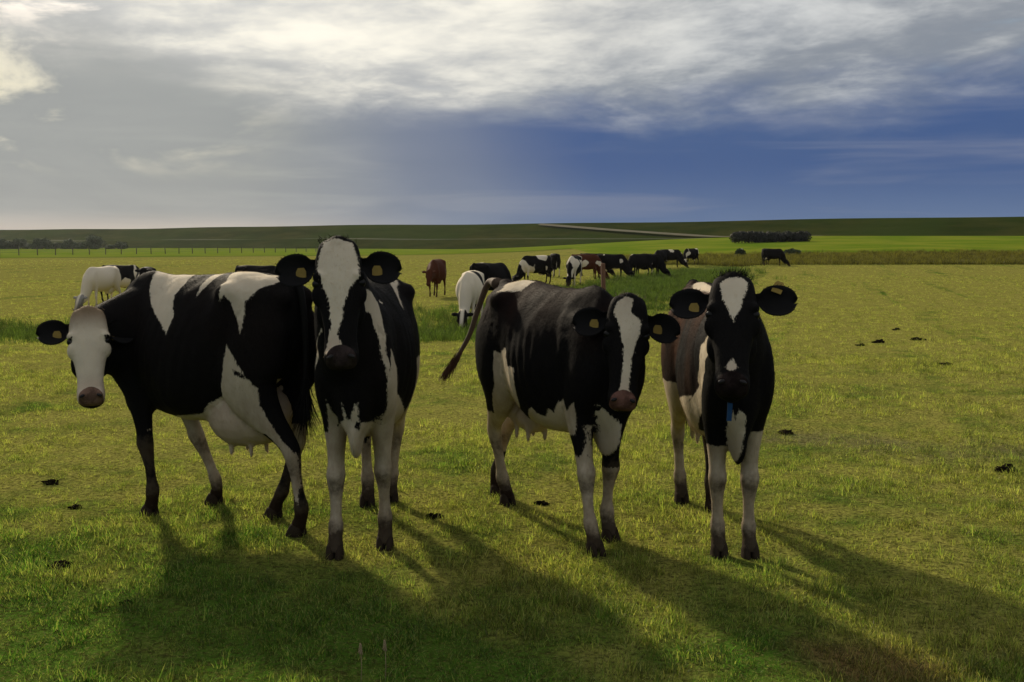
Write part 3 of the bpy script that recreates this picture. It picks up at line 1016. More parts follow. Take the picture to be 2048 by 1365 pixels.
# ------------------------------------------------------------------ the four cows in front
ALLB = (T_TORSO, T_NECK, T_LF, T_RF, T_LR, T_RR)
PAT1 = [
    ('H', (T_HEAD,), [(-.2, -.1), (.2, -.1), (.2, .7), (-.2, .7)], .055),
    ('-H', (T_HEAD,), [(.092, .18), (.16, .172), (.16, .225), (.096, .218)]),
    ('-H', (T_HEAD,), [(-.092, .18), (-.16, .172), (-.16, .225), (-.096, .218)]),
    ('L', ALLB, [(0.348, 1.465), (0.229, 1.512), (0.062, 1.521), (0.024, 1.396), (0.033, 1.324), (-0.024, 1.212), (-0.005, 1.109), (0.084, 1.187), (0.182, 1.244), (0.27, 1.324)]),
    ('L', ALLB, [(-0.147, 1.325), (-0.131, 1.39), (-0.119, 1.534), (-0.233, 1.539), (-0.195, 1.418)]),
    ('L', ALLB, [(-0.223, 1.54), (-0.423, 1.551), (-0.647, 1.539), (-0.687, 1.554), (-0.682, 1.439), (-0.632, 1.402), (-0.584, 1.381), (-0.561, 1.339), (-0.525, 1.305), (-0.526, 1.207), (-0.517, 1.133), (-0.479, 1.231), (-0.445, 1.306), (-0.417, 1.34), (-0.375, 1.305), (-0.386, 1.385)]),
    ('L', (T_TORSO, T_LR, T_LF), [(-0.423, 1.069), (-0.47, 1.021), (-0.518, 0.945), (-0.581, 0.87), (-0.615, 0.83), (-0.622, 0.736), (-0.666, 0.642), (-0.736, 0.537), (-0.813, 0.47), (-0.815, 0.318), (-0.811, 0.185), (-0.785, 0.214), (-0.748, 0.385), (-0.706, 0.497), (-0.622, 0.573), (-0.48, 0.564), (-0.381, 0.551), (0.196, 0.479), (0.29, 0.518), (0.09, 0.616), (-0.138, 0.648), (-0.221, 0.72), (-0.341, 0.778), (-0.386, 0.898)]),
    ('ALL', (T_UDDER,), None),
    ('-L', (T_TORSO, T_UDDER, T_LR), [(-0.47, 0.936), (-0.518, 0.926), (-0.561, 0.89), (-0.527, 0.889), (-0.48, 0.907)]),
    ('B', (T_TORSO,), [(-.60, .3), (.12, .3), (.10, .585), (-.2, .60), (-.60, .64)]),
    ('Z', (T_RF,), (0.1, 0.62)),
    ('Z', (T_RR,), (0.34, 0.58))]
PAT2 = [
    ('H', (T_HEAD,), [(-0.067, -0.008), (-0.012, -0.021), (0.067, 0.002), (0.092, 0.093), (0.096, 0.172), (0.054, 0.23), (0.023, 0.297), (0.008, 0.386), (-0.016, 0.454), (0.009, 0.509), (-0.036, 0.557), (-0.079, 0.539), (-0.093, 0.533), (-0.074, 0.534), (-0.061, 0.498), (-0.04, 0.404), (-0.049, 0.289), (-0.077, 0.202), (-0.098, 0.126), (-0.082, 0.046)], 0.07),
    ('L', (T_TORSO, T_NECK, T_LF), [(0.929, 1.442), (0.66, 1.4), (0.556, 1.33), (0.564, 1.248), (0.633, 1.097), (0.624, 0.993), (0.584, 1.106), (0.546, 1.03), (0.287, 0.823), (0.014, 0.661), (-0.649, 0.423), (0.434, 0.603), (0.555, 0.765), (0.642, 0.927), (0.663, 1.053), (0.651, 1.174), (0.707, 1.287), (0.937, 1.364)]),
    ('L', (T_TORSO,), [(0.613, 1.401), (0.339, 1.33), (0.423, 1.24), (0.452, 1.303)]),
    ('L', (T_TORSO,), [(-0.366, 1.525), (-0.347, 1.403), (-0.071, 1.257), (-0.061, 1.294), (-0.175, 1.347)]),
    ('F', (T_TORSO, T_NECK, T_LF, T_RF), [(-0.136, 0.849), (-0.12, 0.789), (-0.088, 0.75), (-0.097, 0.697), (-0.041, 0.755), (-0.046, 0.842), (-0.028, 0.759), (-0.004, 0.755), (0.013, 0.834), (0.035, 0.847), (0.029, 0.777), (0.04, 0.737), (0.068, 0.73), (0.128, 0.697), (0.143, 0.635), (0.019, 0.455), (-0.078, 0.415), (-0.112, 0.444), (-0.148, 0.669), (-0.14, 0.762)]),
    ('-F', (T_TORSO,T_NECK), [(0.021, 0.748), (0.04, 0.737), (0.031, 0.701), (0.013, 0.716)]),
    ('Z', (T_RF,), (0.0, 0.66)),
    ('Z', (T_LF,), (0.0, 0.7)),
    ('Z', (T_RR,), (0.0, 0.9)),
    ('Z', (T_LR,), (0.0, 0.95)),
    ('R', (T_TORSO, T_NECK, T_RF), [(0.955, 1.343), (0.868, 1.25), (0.611, 1.087), (0.617, 0.992), (0.617, 1.008), (0.718, 1.144)])]
PAT3 = [
    ('H', (T_HEAD,), [(-0.064, 0.021), (-0.018, -0.01), (0.025, 0.002), (0.01, 0.086), (0.072, 0.12), (0.067, 0.195), (0.037, 0.287), (0.029, 0.403), (0.027, 0.498), (0.059, 0.562), (0.054, 0.575), (-0.034, 0.602), (-0.051, 0.565), (-0.019, 0.482), (-0.01, 0.366), (-0.017, 0.267), (-0.044, 0.153), (-0.076, 0.087)], 0.09),
    ('R', ALLB, [(-0.668, 1.478), (-0.669, 1.504), (-0.347, 1.511), (-0.258, 1.4), (-0.252, 1.367), (-0.328, 1.363), (-0.376, 1.358)]),
    ('R', (T_TORSO, T_RR, T_LR), [(-0.368, 1.012), (-0.291, 1.002), (-0.202, 1.047), (-0.139, 0.945), (-0.052, 0.945), (-0.052, 0.778), (-0.056, 0.732), (-0.29, 0.631), (-0.803, 0.328), (-0.602, 0.167), (-0.576, 0.09), (-0.623, 0.166), (-0.544, 0.544), (-0.376, 0.813)]),
    ('Z', (T_LR,), (0.3, 0.95)),
    ('R', (T_TORSO, T_RF), [(0.09, 0.739), (0.119, 0.707), (0.166, 0.698), (0.213, 0.746), (0.241, 0.728), (0.305, 0.794), (0.36, 0.818), (0.426, 0.769), (0.507, 0.822), (0.477, 0.641), (0.119, 0.602), (-0.239, 0.544)]),
    ('B', (T_TORSO, T_UDDER), [(-.60, .3), (.3, .3), (.28, .61), (-.25, .60), (-.60, .66)]),
    ('ALL', (T_UDDER,), None),
    ('F', (T_TORSO, T_NECK), [(-0.12, 0.793), (-0.087, 0.778), (-0.169, 0.847), (-0.103, 0.809), (0.004, 0.713), (-0.013, 0.471), (-0.019, 0.436), (-0.029, 0.445), (-0.054, 0.669)]),
    ('Z', (T_RR,), (0.1, 0.62)),
    ('Z', (T_RF,), (0.0, 0.53)),
    ('Z', (T_LF,), (0.0, 0.43)),
    ('R', (T_RF,), [(0.516, 0.698), (0.525, 0.698), (0.516, 0.594), (0.5, 0.538), (0.366, 0.442), (0.531, 0.492)])]
PAT4 = [
    ('H', (T_HEAD,), [(-0.059, 0.039), (-0.032, 0.014), (0.047, 0.004), (0.071, 0.041), (0.055, 0.116), (0.035, 0.187), (0.004, 0.261), (-0.023, 0.189), (-0.05, 0.133)], 0.2),
    ('H', (T_HEAD,), [(-0.031, 0.484), (0.0, 0.438), (0.027, 0.484), (-0.006, 0.502)], 0.2),
    ('R', (T_TORSO, T_NECK, T_RF), [(0.927, 1.307), (0.919, 1.258), (0.47, 1.123), (0.442, 0.994), (0.232, 0.832), (-0.319, 0.551), (0.072, 0.59), (0.488, 0.898), (0.575, 1.06), (0.867, 1.164), (0.942, 1.24)]),
    ('R', (T_TORSO, T_RR), [(-0.375, 0.755), (-0.35, 0.718), (0.201, 0.823), (-0.259, 0.527), (-0.689, 0.413), (-0.554, 0.571)]),
    ('R', ALLB, [(-0.319, 1.374), (-0.659, 1.49), (0.796, 1.552), (0.813, 1.56), (0.85, 1.439), (-0.03, 1.368)]),
    ('B', (T_TORSO, T_UDDER), [(-.60, .3), (.3, .3), (.28, .62), (-.25, .62), (-.60, .68)]),
    ('ALL', (T_UDDER,), None),
    ('F', (T_TORSO, T_NECK), [(-0.065, 0.762), (-0.059, 0.813), (-0.043, 0.767), (-0.033, 0.827), (-0.004, 0.796), (0.004, 0.718), (-0.02, 0.501), (-0.028, 0.464), (-0.059, 0.489)]),
    ('Z', (T_RF,), (0.0, 0.6)),
    ('Z', (T_LF,), (0.0, 0.68)),
    ('Z', (T_RR,), (0.0, 0.82)),
    ('Z', (T_LR,), (0.45, 0.8))]
cow1 = dict(
    label='black and white cow seen broadside, with white face, lowered head and full udder', at=(-1.84, 6.07), yaw=153, s=1.04, bl=.84, wid=.86, hs=.93, udder=1.15,
    hooves=dict(LF=(-2.182, 6.046), RF=(-1.859, 6.284), LR=(-1.204, 5.619), RR=(-1.421, 5.989)),
    poll=(-2.43, 5.85, 1.25), muzzle=(-2.325, 5.6, .70), face=(.35, -.93, 0.1), tuft=60, tuftmat=M_HAIRW, pats=PAT1,
    coat=dict(name='coat_broadside', bleach=.25, muz=(.20, .12, .085), poll_tan=1.0))
cow2 = dict(
    label='black and white cow with raised head, long white blaze and yellow tags in both ears', at=(-.81, 5.73), yaw=-89, s=1.03, bl=.88, wid=.74, leg=1.06, udder=.8,
    hooves=dict(LF=(-.689, 5.426), RF=(-.926, 5.229), LR=(-.765, 6.35), RR=(-.896, 6.223)),
    poll=(-.823, 4.85, 1.635), muzzle=(-.78, 4.65, 1.06), face=(.13, -1, .1), tuft=110, pats=PAT2,
    coat=dict(name='coat_blaze', bleach=.2, muz=(.045, .032, .03), poll_tan=.15))
cow3 = dict(
    label='mostly black cow swinging its tail out, with narrow white blaze and pink nose', at=(.265, 5.80), yaw=-63, s=1.01, bl=.86, wid=.74, leg=1.05, tuck=.03, udder=.6, hs=.94,
    hooves=dict(LF=(.541, 5.521), RF=(.434, 5.229), LR=(-.095, 6.569), RR=(-.03, 6.32)),
    poll=(.589, 5.15, 1.352), muzzle=(.54, 4.95, .80), face=(-.05, -1, .1), tuft=90, tuftmat=M_HAIRW, pats=PAT3,
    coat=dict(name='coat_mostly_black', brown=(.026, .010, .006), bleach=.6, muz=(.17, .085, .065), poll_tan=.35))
cow4 = dict(
    label='dark cow with white triangle on its forehead, brownish flank and blue strap under the chin', at=(1.14, 5.68), yaw=-89, s=1.0, bl=.90, wid=.58, leg=1.08, udder=.6,
    hooves=dict(LF=(1.243, 5.22), RF=(1.087, 5.246), LR=(1.236, 6.187), RR=(1.075, 6.372)),
    poll=(1.045, 4.85, 1.475), muzzle=(.986, 4.55, 1.0), face=(-.2, -1, .25), tuft=260, tuftlen=.05, pats=PAT4,
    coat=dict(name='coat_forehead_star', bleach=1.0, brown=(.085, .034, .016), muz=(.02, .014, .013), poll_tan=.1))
cow1['earL'] = dict(dir=(1.0, .1, -.75), open=(.3, .05, 1))
cow1['earR'] = dict(dir=(1.0, .22, -.05))
cow3['earL'] = dict(dir=(1.0, .42, -.1)); cow3['earR'] = dict(dir=(1.0, .32, -.15))
cow4['earL'] = dict(dir=(1.0, .02, -.1), tuv=(.60, .92), tflip=(.35, -1, -.2), tback=.004)
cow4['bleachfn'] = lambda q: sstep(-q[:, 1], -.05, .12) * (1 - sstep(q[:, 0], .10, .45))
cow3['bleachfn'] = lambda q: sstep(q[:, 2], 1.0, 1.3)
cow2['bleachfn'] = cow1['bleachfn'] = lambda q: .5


def world_tail(c, pts):
    Rm = rot_z(R(c['yaw'])); o = np.array((*c['at'], float(gz(*c['at']))))
    return [Rm.T @ (np.array(p) - o) for p in pts]


cow3['tail'] = world_tail(cow3, [(-.09, 6.45, 1.375), (-.15, 6.58, 1.375), (-.215, 6.65, 1.22), (-.275, 6.66, 1.04), (-.345, 6.66, .91), (-.405, 6.66, .82)])
cow3['switch'] = .13; cow3['droop'] = .3
cow3['tailmat'] = simple_mat('hair_dun', (.13, .085, .055), .8, .4, 14); cow3['switchmat'] = simple_mat('hair_russet', (.10, .045, .025), .8, .3, 40)
COWS = []
for c in (cow1, cow2, cow3, cow4):
    COWS.append((c, *make_cow(c)))
# blue strap hanging below the chin of the dark cow
c, root4, fr4 = COWS[3]
nk = fr4['o'] + fr4['a'] * .60 - fr4['n'] * .12
SV, SF = [], []
strap = [nk + np.array((-.02, 0, .02)), nk + np.array((-.03, .0, -.04)), nk + np.array((-.035, .0, -.07)), nk + np.array((-.04, 0, -.095))]
for p in strap:
    for sx_ in (-.011, .011):
        for tx_ in (.004, -.004):
            SV.append(p + np.array((tx_, sx_, 0)))
for i in range(3):
    b = 4 * i
    SF += [(b, b + 2, b + 6, b + 4), (b + 1, b + 5, b + 7, b + 3), (b, b + 4, b + 5, b + 1), (b + 2, b + 3, b + 7, b + 6)]
SF += [(0, 1, 3, 2), (12, 14, 15, 13)]
new_obj('neck_strap', mesh_from('neck_strap', SV, SF, False), root4, M_BLUE)

# ------------------------------------------------------------------ the herd behind
POSES = dict(
    graze=dict(poll=(1.10, .0, .50), muzzle=(1.36, 0, .05), face=(.85, 0, .5), udder=.9, nk=.5),
    graze_side=dict(poll=(1.00, .33, .48), muzzle=(1.15, .52, .04), face=(.55, .65, .5), udder=.9, nk=.5),
    stand=dict(poll=(1.08, 0, 1.40), muzzle=(1.40, 0, .95), face=(.8, 0, .55), udder=.9),
    walk=dict(poll=(1.20, 0, 1.05), muzzle=(1.42, 0, .55), face=(.85, 0, .4), udder=.8, feet=dict(LF=(.14, 0, 0), RF=(-.14, 0, 0), LR=(-.1, 0, 0), RR=(.16, 0, 0))))
M_FAR = coat_material('coat_herd', far=True)
POSE_ME = {}
for nm, pc in POSES.items():
    me_, V_, L_l, fr_ = build_body(pc, .024, merged=True)
    me_.name = 'herd_cow_' + nm
    hs1, ht1, hn1 = head_coords(V_, fr_)
    set_attr(me_, 'hd', ((L_l == T_HEAD) | (L_l == T_EAR)) * sstep(np.abs(hs1), .03, .05))
    me_.materials.append(M_FAR)
    POSE_ME[nm] = me_
BK = (.010, .009, .009); BR = (.075, .026, .014); GY = (.26, .24, .215)
HERD = [
    (203, 33.5, -105, 'graze', GY, .30, 'pale grey and white cow grazing with its head towards us'),
    (246, 36.5, 55, 'graze', BK, .58, 'black cow turned away, grazing beside the pale grey cow'),
    (294, 33.5, -75, 'stand', BK, .57, 'black cow with raised head peering over the back of the broadside cow'),
    (520, 36.0, 8, 'graze', BK, .62, 'black cow with only its back showing above the broadside cow'),
    (872, 36.5, -97, 'walk', BR, .68, 'reddish brown cow standing alone at the end of the rough grass'),
    (940, 24.5, -97, 'graze', BK, .40, 'mostly white cow with black head grazing in the rough grass strip'),
    (982, 30.0, 50, 'graze', BK, .64, 'black cow close behind the mostly white grazing cow'),
    (1070, 47.0, -150, 'graze', BK, .52, 'black and white cow grazing behind the rump with the swung tail'),
    (1107, 58.0, 100, 'graze', BK, .66, 'small black cow seen from behind, farther than its neighbours'),
    (1147, 46.0, -105, 'graze', BK, .54, 'black and white cow grazing head on beside the brown one'),
    (1172, 54.0, 10, 'graze', BR, .64, 'brown cow standing among black ones in the herd'),
    (1187, 60.0, -10, 'graze', BK, .60, 'black cow half hidden behind the brown cow'),
    (1224, 55.0, -8, 'graze', BK, .64, 'large black cow grazing side on near the wooden post'),
    (1279, 58.0, -150, 'graze_side', BK, .60, 'black cow grazing near the far end of the herd, overlapping another'),
    (1299, 59.0, -25, 'graze', BK, .63, 'black cow in front of the two smallest cows of the herd'),
    (1319, 74.0, -120, 'graze', BK, .58, 'distant black and white cow at the end of the herd'),
    (1341, 76.0, -15, 'graze', BK, .58, 'distant black and white cow grazing with head stretched down the bank'),
    (1380, 82.0, -140, 'graze_side', BK, .54, 'distant spotted cow apart from the end of the herd'),
    (1545, 80.0, -12, 'graze', BK, .64, 'dark cow grazing by itself on the brown bank'),
    (1530, 83.0, -95, 'stand', BK, .66, 'dark cow with its head up beside the grazing loner on the brown bank')]
for px_, dep, yaw_, pose, cc, th, lab in HERD:
    o = new_obj('cow', POSE_ME[pose])
    x_ = (px_ - 1024) / 2048 * dep
    o.location = (x_, dep, float(gz(x_, dep)) - .01)
    o.rotation_euler = (0, 0, R(yaw_))
    o.scale = (.97, .97, .97)
    o.color = (*cc, th)
    tag(o, lab, 'cow', 'cows of the herd behind')

# ------------------------------------------------------------------ grass
def make_tuft(name, n, h0, h1, spread, wid, lean, seed, mat):
    rr = random.Random(seed); V, F = [], []
    for _ in range(n):
        a = rr.uniform(0, 2 * math.pi); r = spread * math.sqrt(rr.random())
        p = np.array((r * math.cos(a), r * math.sin(a), -.01))
        h = rr.uniform(h0, h1); da = rr.uniform(0, 2 * math.pi); le = rr.uniform(.15, 1) * lean * h
        d = np.array((math.cos(da) * le, math.sin(da) * le, 0)); fa = rr.uniform(0, math.pi)
        w_ = np.array((math.cos(fa), math.sin(fa), 0)) * wid * rr.uniform(.6, 1.1)
        b = len(V)
        for t, ww in ((0, 1), (.4, .9), (.75, .6)):
            c = p + d * t ** 1.8 + np.array((0, 0, h * t * (1 - .12 * t)))
            V += [c - w_ * ww, c + w_ * ww]
        V.append(p + d + np.array((0, 0, h * (.95 - .35 * lean * rr.random()))))
        F += [(b, b + 1, b + 3, b + 2), (b + 2, b + 3, b + 5, b + 4), (b + 4, b + 5, b + 6)]
    return bpy.data.objects.new(name, mesh_from(name, V, F)), mat


def blade_material(name, tint=None, amt=0.0):
    m, nt, b, out = material(name)
    nt.n.remove(b)
    geo_ = nt.node('ShaderNodeNewGeometry')
    c, f = sward_colour(nt, geo_.outputs['Position'])
    oi = nt.node('ShaderNodeObjectInfo')
    v = nt.smooth(oi.outputs['Random'], 0, 1, .50, 1.75)
    ob = nt.node('ShaderNodeTexCoord').outputs['Object']
    c = nt.mix(.40, c, nt.mix(nt.smooth(nt.noise(ob, 60, 1), .45, .6), (.050, .125, .014), (.42, .34, .13)))
    if tint: c = nt.mix(amt, c, tint)
    c = nt.mix(1.0, c, nt.comb(v, v, v), 'MULTIPLY')
    df = nt.node('ShaderNodeBsdfDiffuse'); tr = nt.node('ShaderNodeBsdfTranslucent'); gl = nt.node('ShaderNodeBsdfGlossy')
    nt.l.new(c, df.inputs[0])
    nt.put(tr.inputs[0], nt.mix(1.0, c, (1.10, 1.24, .66), 'MULTIPLY'))
    gl.inputs['Roughness'].default_value = .45; gl.inputs[0].default_value = (.9, .9, .8, 1)
    mx = nt.node('ShaderNodeMixShader'); mx.inputs[0].default_value = .54
    nt.l.new(df.outputs[0], mx.inputs[1]); nt.l.new(tr.outputs[0], mx.inputs[2])
    m2 = nt.node('ShaderNodeMixShader'); m2.inputs[0].default_value = .015
    nt.l.new(mx.outputs[0], m2.inputs[1]); nt.l.new(gl.outputs[0], m2.inputs[2])
    nt.l.new(m2.outputs[0], out.inputs[0])
    return m


MB = blade_material('grass_blades')
MR = blade_material('rough_grass_blades', (.026, .056, .010), .85)
MO = blade_material('bank_grass_blades', (.075, .062, .013), .9)


def scatter(name, protos, pts, scl, label):
    """one grass object: tuft prototypes instanced on a cloud of points"""
    c = bpy.data.collections.new(name + '_tufts')
    for o, m in protos:
        o.data.materials.append(m); c.objects.link(o)
    me = bpy.data.meshes.new(name); me.from_pydata([tuple(p) for p in pts], [], [])
    rot = np.zeros((len(pts), 3)); rot[:, 2] = rng.uniform(0, 6.283, len(pts)); rot[:, :2] = rng.normal(0, .10, (len(pts), 2))
    a = me.attributes.new('rot', 'FLOAT_VECTOR', 'POINT'); a.data.foreach_set('vector', rot.astype(np.float32).ravel())
    set_attr(me, 'scl', scl)
    o = new_obj(name, me)
    ng = bpy.data.node_groups.new(name, 'GeometryNodeTree')
    ng.interface.new_socket('Geometry', in_out='INPUT', socket_type='NodeSocketGeometry')
    ng.interface.new_socket('Geometry', in_out='OUTPUT', socket_type='NodeSocketGeometry')
    n = ng.nodes; l = ng.links
    gi = n.new('NodeGroupInput'); go = n.new('NodeGroupOutput')
    ip = n.new('GeometryNodeInstanceOnPoints'); ci = n.new('GeometryNodeCollectionInfo')
    ci.inputs['Collection'].default_value = c; ci.inputs['Separate Children'].default_value = True; ci.inputs['Reset Children'].default_value = True
    ip.inputs['Pick Instance'].default_value = True
    ra = n.new('GeometryNodeInputNamedAttribute'); ra.data_type = 'FLOAT_VECTOR'; ra.inputs[0].default_value = 'rot'
    sa = n.new('GeometryNodeInputNamedAttribute'); sa.data_type = 'FLOAT'; sa.inputs[0].default_value = 'scl'
    l.new(gi.outputs[0], ip.inputs['Points']); l.new(ci.outputs[0], ip.inputs['Instance'])
    l.new(ra.outputs['Attribute'], ip.inputs['Rotation']); l.new(sa.outputs['Attribute'], ip.inputs['Scale'])
    l.new(ip.outputs[0], go.inputs[0])
    md = o.modifiers.new('scatter', 'NODES'); md.node_group = ng
    tag(o, label, 'grass', kind='stuff')
    return o


def wedge(y0, y1, dens, margin=.62, extra=1.2):
    """random points of the pasture in view between two distances"""
    area_fn = lambda y: 2 * (margin * y + extra)
    n = int(dens * (y1 - y0) * (area_fn(y0) + area_fn(y1)) / 2)
    y = rng.uniform(y0, y1, n * 2); keep = rng.uniform(0, area_fn(y1), n * 2) < area_fn(y); y = y[keep][:n]
    x = rng.uniform(-1, 1, len(y)) * area_fn(y) / 2
    return x, y


def lush(x, y):
    v = np.array([mnoise.noise((a * .45 + 3, b * .45, 0)) * .45 + mnoise.noise((a * 1.7, b * 1.7, 5)) * .35 + mnoise.noise((a * 5.5, b * 5.5, 9)) * .35 + mnoise.noise((a * 15, b * 15, 2)) * .55 for a, b in zip(x, y)])
    return sstep(v, -.42, .50)


X, Y, Sc = [], [], []
for y0, y1, dens, sc in ((2.0, 5.0, 1300, 1.0), (5.0, 9.0, 700, 1.05), (9.0, 16.0, 220, 1.25), (16, 30, 60, 1.6), (30, 60, 16, 2.0), (60, 110, 4, 2.4)):
    x, y = wedge(y0, y1, dens)
    lu = lush(x, y) if y1 < 20 else np.full(len(x), .5)
    k = rng.uniform(0, 1, len(x)) < .35 + .65 * lu
    nearb = 1 - sstep(y + .30 * x, 3.6, 5.6)          # longer sward close by, on the left
    X.append(x[k]); Y.append(y[k]); Sc.append((sc * (.42 + .95 * lu) * (1 + .35 * nearb) * rng.uniform(.7, 1.25, len(x)))[k])
X, Y, Sc = map(np.concatenate, (X, Y, Sc))
tufts = [make_tuft('tuft_%d' % i, 15, .014, .046, .045, .0016, .85, 100 + i, MB) for i in range(6)]
tufts += [make_tuft('tuft_up_%d' % i, 11, .025, .065, .03, .0017, .55, 120 + i, MB) for i in range(2)]
scatter('grass', tufts, np.stack([X, Y, gz(X, Y)], 1), Sc, 'short grazed grass covering the pasture')

# a few long blades left standing in the near sward
n = 420
x = rng.uniform(-2.6, 2.2, n); y = rng.uniform(2.2, 6.0, n)
k = rng.uniform(0, 1, n) < np.clip(1.15 - .28 * (y - 2.2) - .22 * (x + .4), .03, 1)
x, y = x[k], y[k]
lt = [make_tuft('long_blades_%d' % i, 4, .07, .17, .02, .0016, .45, 500 + i, MB) for i in range(4)]
scatter('long_grass', lt, np.stack([x, y, gz(x, y)], 1), rng.uniform(.6, 1.15, len(x)), 'scattered long blades standing above the near grass')

# rough strip along the shallow ditch
x, y = wedge(15, 70, 14)
dd = dist_poly(x, y, SWALE)
k = rng.uniform(0, 1, len(x)) < np.exp(-(dd / 1.9) ** 2) * 1.0
x, y = x[k], y[k]
xe = np.concatenate([x + rng.normal(0, .25, len(x)) for _ in range(3)]); ye = np.concatenate([y + rng.normal(0, .25, len(y)) for _ in range(3)])
rt = [make_tuft('rough_%d' % i, 22, .07, .24, .12, .004, .7, 200 + i, MR) for i in range(4)]
scatter('rough_grass', rt, np.stack([xe, ye, gz(xe, ye)], 1), rng.uniform(.6, 1.25, len(xe)) * (1 + .012 * ye), 'dark green rough grass along the shallow ditch')

# olive bank beyond the mown field on the right
n = 16000
x = rng.uniform(9, 95, n); y = 84 + .02 * x + rng.exponential(14, n)
k = (y < 128)
x, y = x[k], y[k]
ot = [make_tuft('bank_%d' % i, 18, .15, .45, .35, .014, .6, 300 + i, MO) for i in range(3)]
scatter('bank_grass', ot, np.stack([x, y, gz(x, y)], 1), rng.uniform(.6, 1.3, len(x)), 'olive brown rough grass on the bank beyond the mown field')

# ------------------------------------------------------------------ dung and clods on the pasture
M_CLOD = simple_mat('dark_dung', (.020, .016, .010), 1.0, .4, 12, .0)


def clod(px_, py_, size, lab, flat=.45):
    # ground point, then an irregular lump
    t = math.atan((py_ - 682.5) / 2048) + R(5.37)
    dep = CAM_H / math.tan(t)
    for _ in range(6):
        dd_ = (px_ - 1024) / 2048 * dep * math.cos(R(5.37))
        dep = (CAM_H - float(gz(dd_, dep))) / math.tan(t)
    x_ = (px_ - 1024) / 2048 * (dep * math.cos(R(5.37)) + CAM_H * math.sin(R(5.37)))
    P = Parts(); P.ell((0, 0, 0), (1, 1, 1), 0, None, 26, 16)
    q = random.Random(int(px_ * 7 + py_)); off = q.uniform(0, 100)
    V = []
    for v in P.V:
        nn = .8 + .7 * mnoise.noise(Vector(v) * 1.6 + Vector((off, 0, 0))) + .4 * mnoise.noise(Vector(v) * 4.5 + Vector((0, off, 0)))
        V.append((v[0] * size * nn, v[1] * size * .8 * nn, max(v[2], -.3) * size * flat * nn))
    o = new_obj('dung_clod', mesh_from('dung_clod', V, P.F), None, M_CLOD)
    o.location = (x_, dep, float(gz(x_, dep)) + .002)
    tag(o, lab, 'dung', 'dung clods on the pasture')


for a in (
        (868, 1036, .050, 'small dark dung clod between the raised-head cow and the swinging tail'),
        (1084, 1008, .05, 'dark dung clod behind the front legs of the mostly black cow'),
        (1890, 731, .10, 'dark dung clod lying apart on the mown field right of the cows'),
        (1833, 681, .13, 'largest dark clod of the loose row on the mown field'),
        (1758, 686, .12, 'broad low clod in the middle of the loose row on the mown field'),
        (1722, 692, .09, 'end clod of the loose row on the mown field, on the side towards the cows'),
        (1793, 661, .09, 'small clod set back behind the loose row on the mown field'),
        (1572, 868, .075, 'dark dung clod on grey trampled grass beside the dark cow with the star'),
        (2012, 943, .09, 'large dark dung clod on trampled grass at the edge of the pasture'),
        (100, 968, .06, 'dark dung clod on the grass below the white-faced cow'),
        (120, 1135, .06, 'low dark dung clod among longer grass below the white-faced cow'),
        (252, 1207, .03, 'tiny dark clod with pale chip in the longer grass'),
        (150, 1018, .05, 'dark dung patch near the front hooves of the broadside cow')):
    clod(*a)

# two pale seed heads standing above the near grass
M_SEED = simple_mat('seed_head_straw', (.34, .26, .15), .9, .3, 60, .1)
for px_, x_, y_, h_, lab in ((0, -.556, 3.63, .13, 'pale seed head on a thin stalk above the near grass, the shorter one'), (1, -.467, 3.63, .145, 'pale seed head on a thin stalk above the near grass, the taller one')):
    zz = float(gz(x_, y_))
    root = new_obj('seed_head', None); root.location = (x_, y_, zz); tag(root, lab, 'plant', 'seed heads in the near grass')
    tv, tf = tube([(0, 0, -.02), (.004, 0, h_ * .5), (.002, .004, h_)], [.0016, .0013, .001], 6)
    new_obj('stalk', mesh_from('stalk', tv, tf), root, M_SEED)
    P = Parts()
    for q_ in range(26):
        a_ = q_ * 2.4; t_2 = q_ / 26
        P.ell((math.cos(a_) * .005 * (1.15 - t_2), math.sin(a_) * .005 * (1.15 - t_2) + .004, h_ - .012 + t_2 * .036), (.0032, .0032, .0052), 0, None, 6, 5)
    P2 = Parts(); P2.ell((.002, .004, h_ + .006), (.004, .004, .020), 0, None, 8, 8)
    P.add(P2.V, P2.F, 0)
    sp = new_obj('spike', mesh_from('spike', P.V, P.F), root, M_SEED); sp['kind'] = 'stuff'

# ------------------------------------------------------------------ wooden post, fence, bushes, hedge
M_WOOD = simple_mat('weathered_wood', (.20, .10, .06), .9, .4, 9)
def post_mesh(h, r):
    rows = []
    for z, q in ((-.3, 1.0), (0, 1.03), (h * .5, .97), (h - .02, .95), (h, .75)):
        rows.append(ring((.01 * math.sin(z * 4), .008 * math.cos(z * 3), z), np.array((1., 0, 0)), np.array((0, 1., 0)), r * q, r * q, -r * q, 0, N=10))
    P = Parts(); P.loft(rows, 0)
    return mesh_from('post', P.V, P.F)


o = new_obj('wooden_post', post_mesh(1.42, .05), None, M_WOOD)
px_, dep = 1208, 22.0
o.location = ((px_ - 1024) / 2048 * dep, dep, float(gz((px_ - 1024) / 2048 * dep, dep))); o.rotation_euler = (R(1.5), R(-1), 0)
tag(o, 'reddish weathered wooden post standing behind the back of the mostly black cow', 'post')

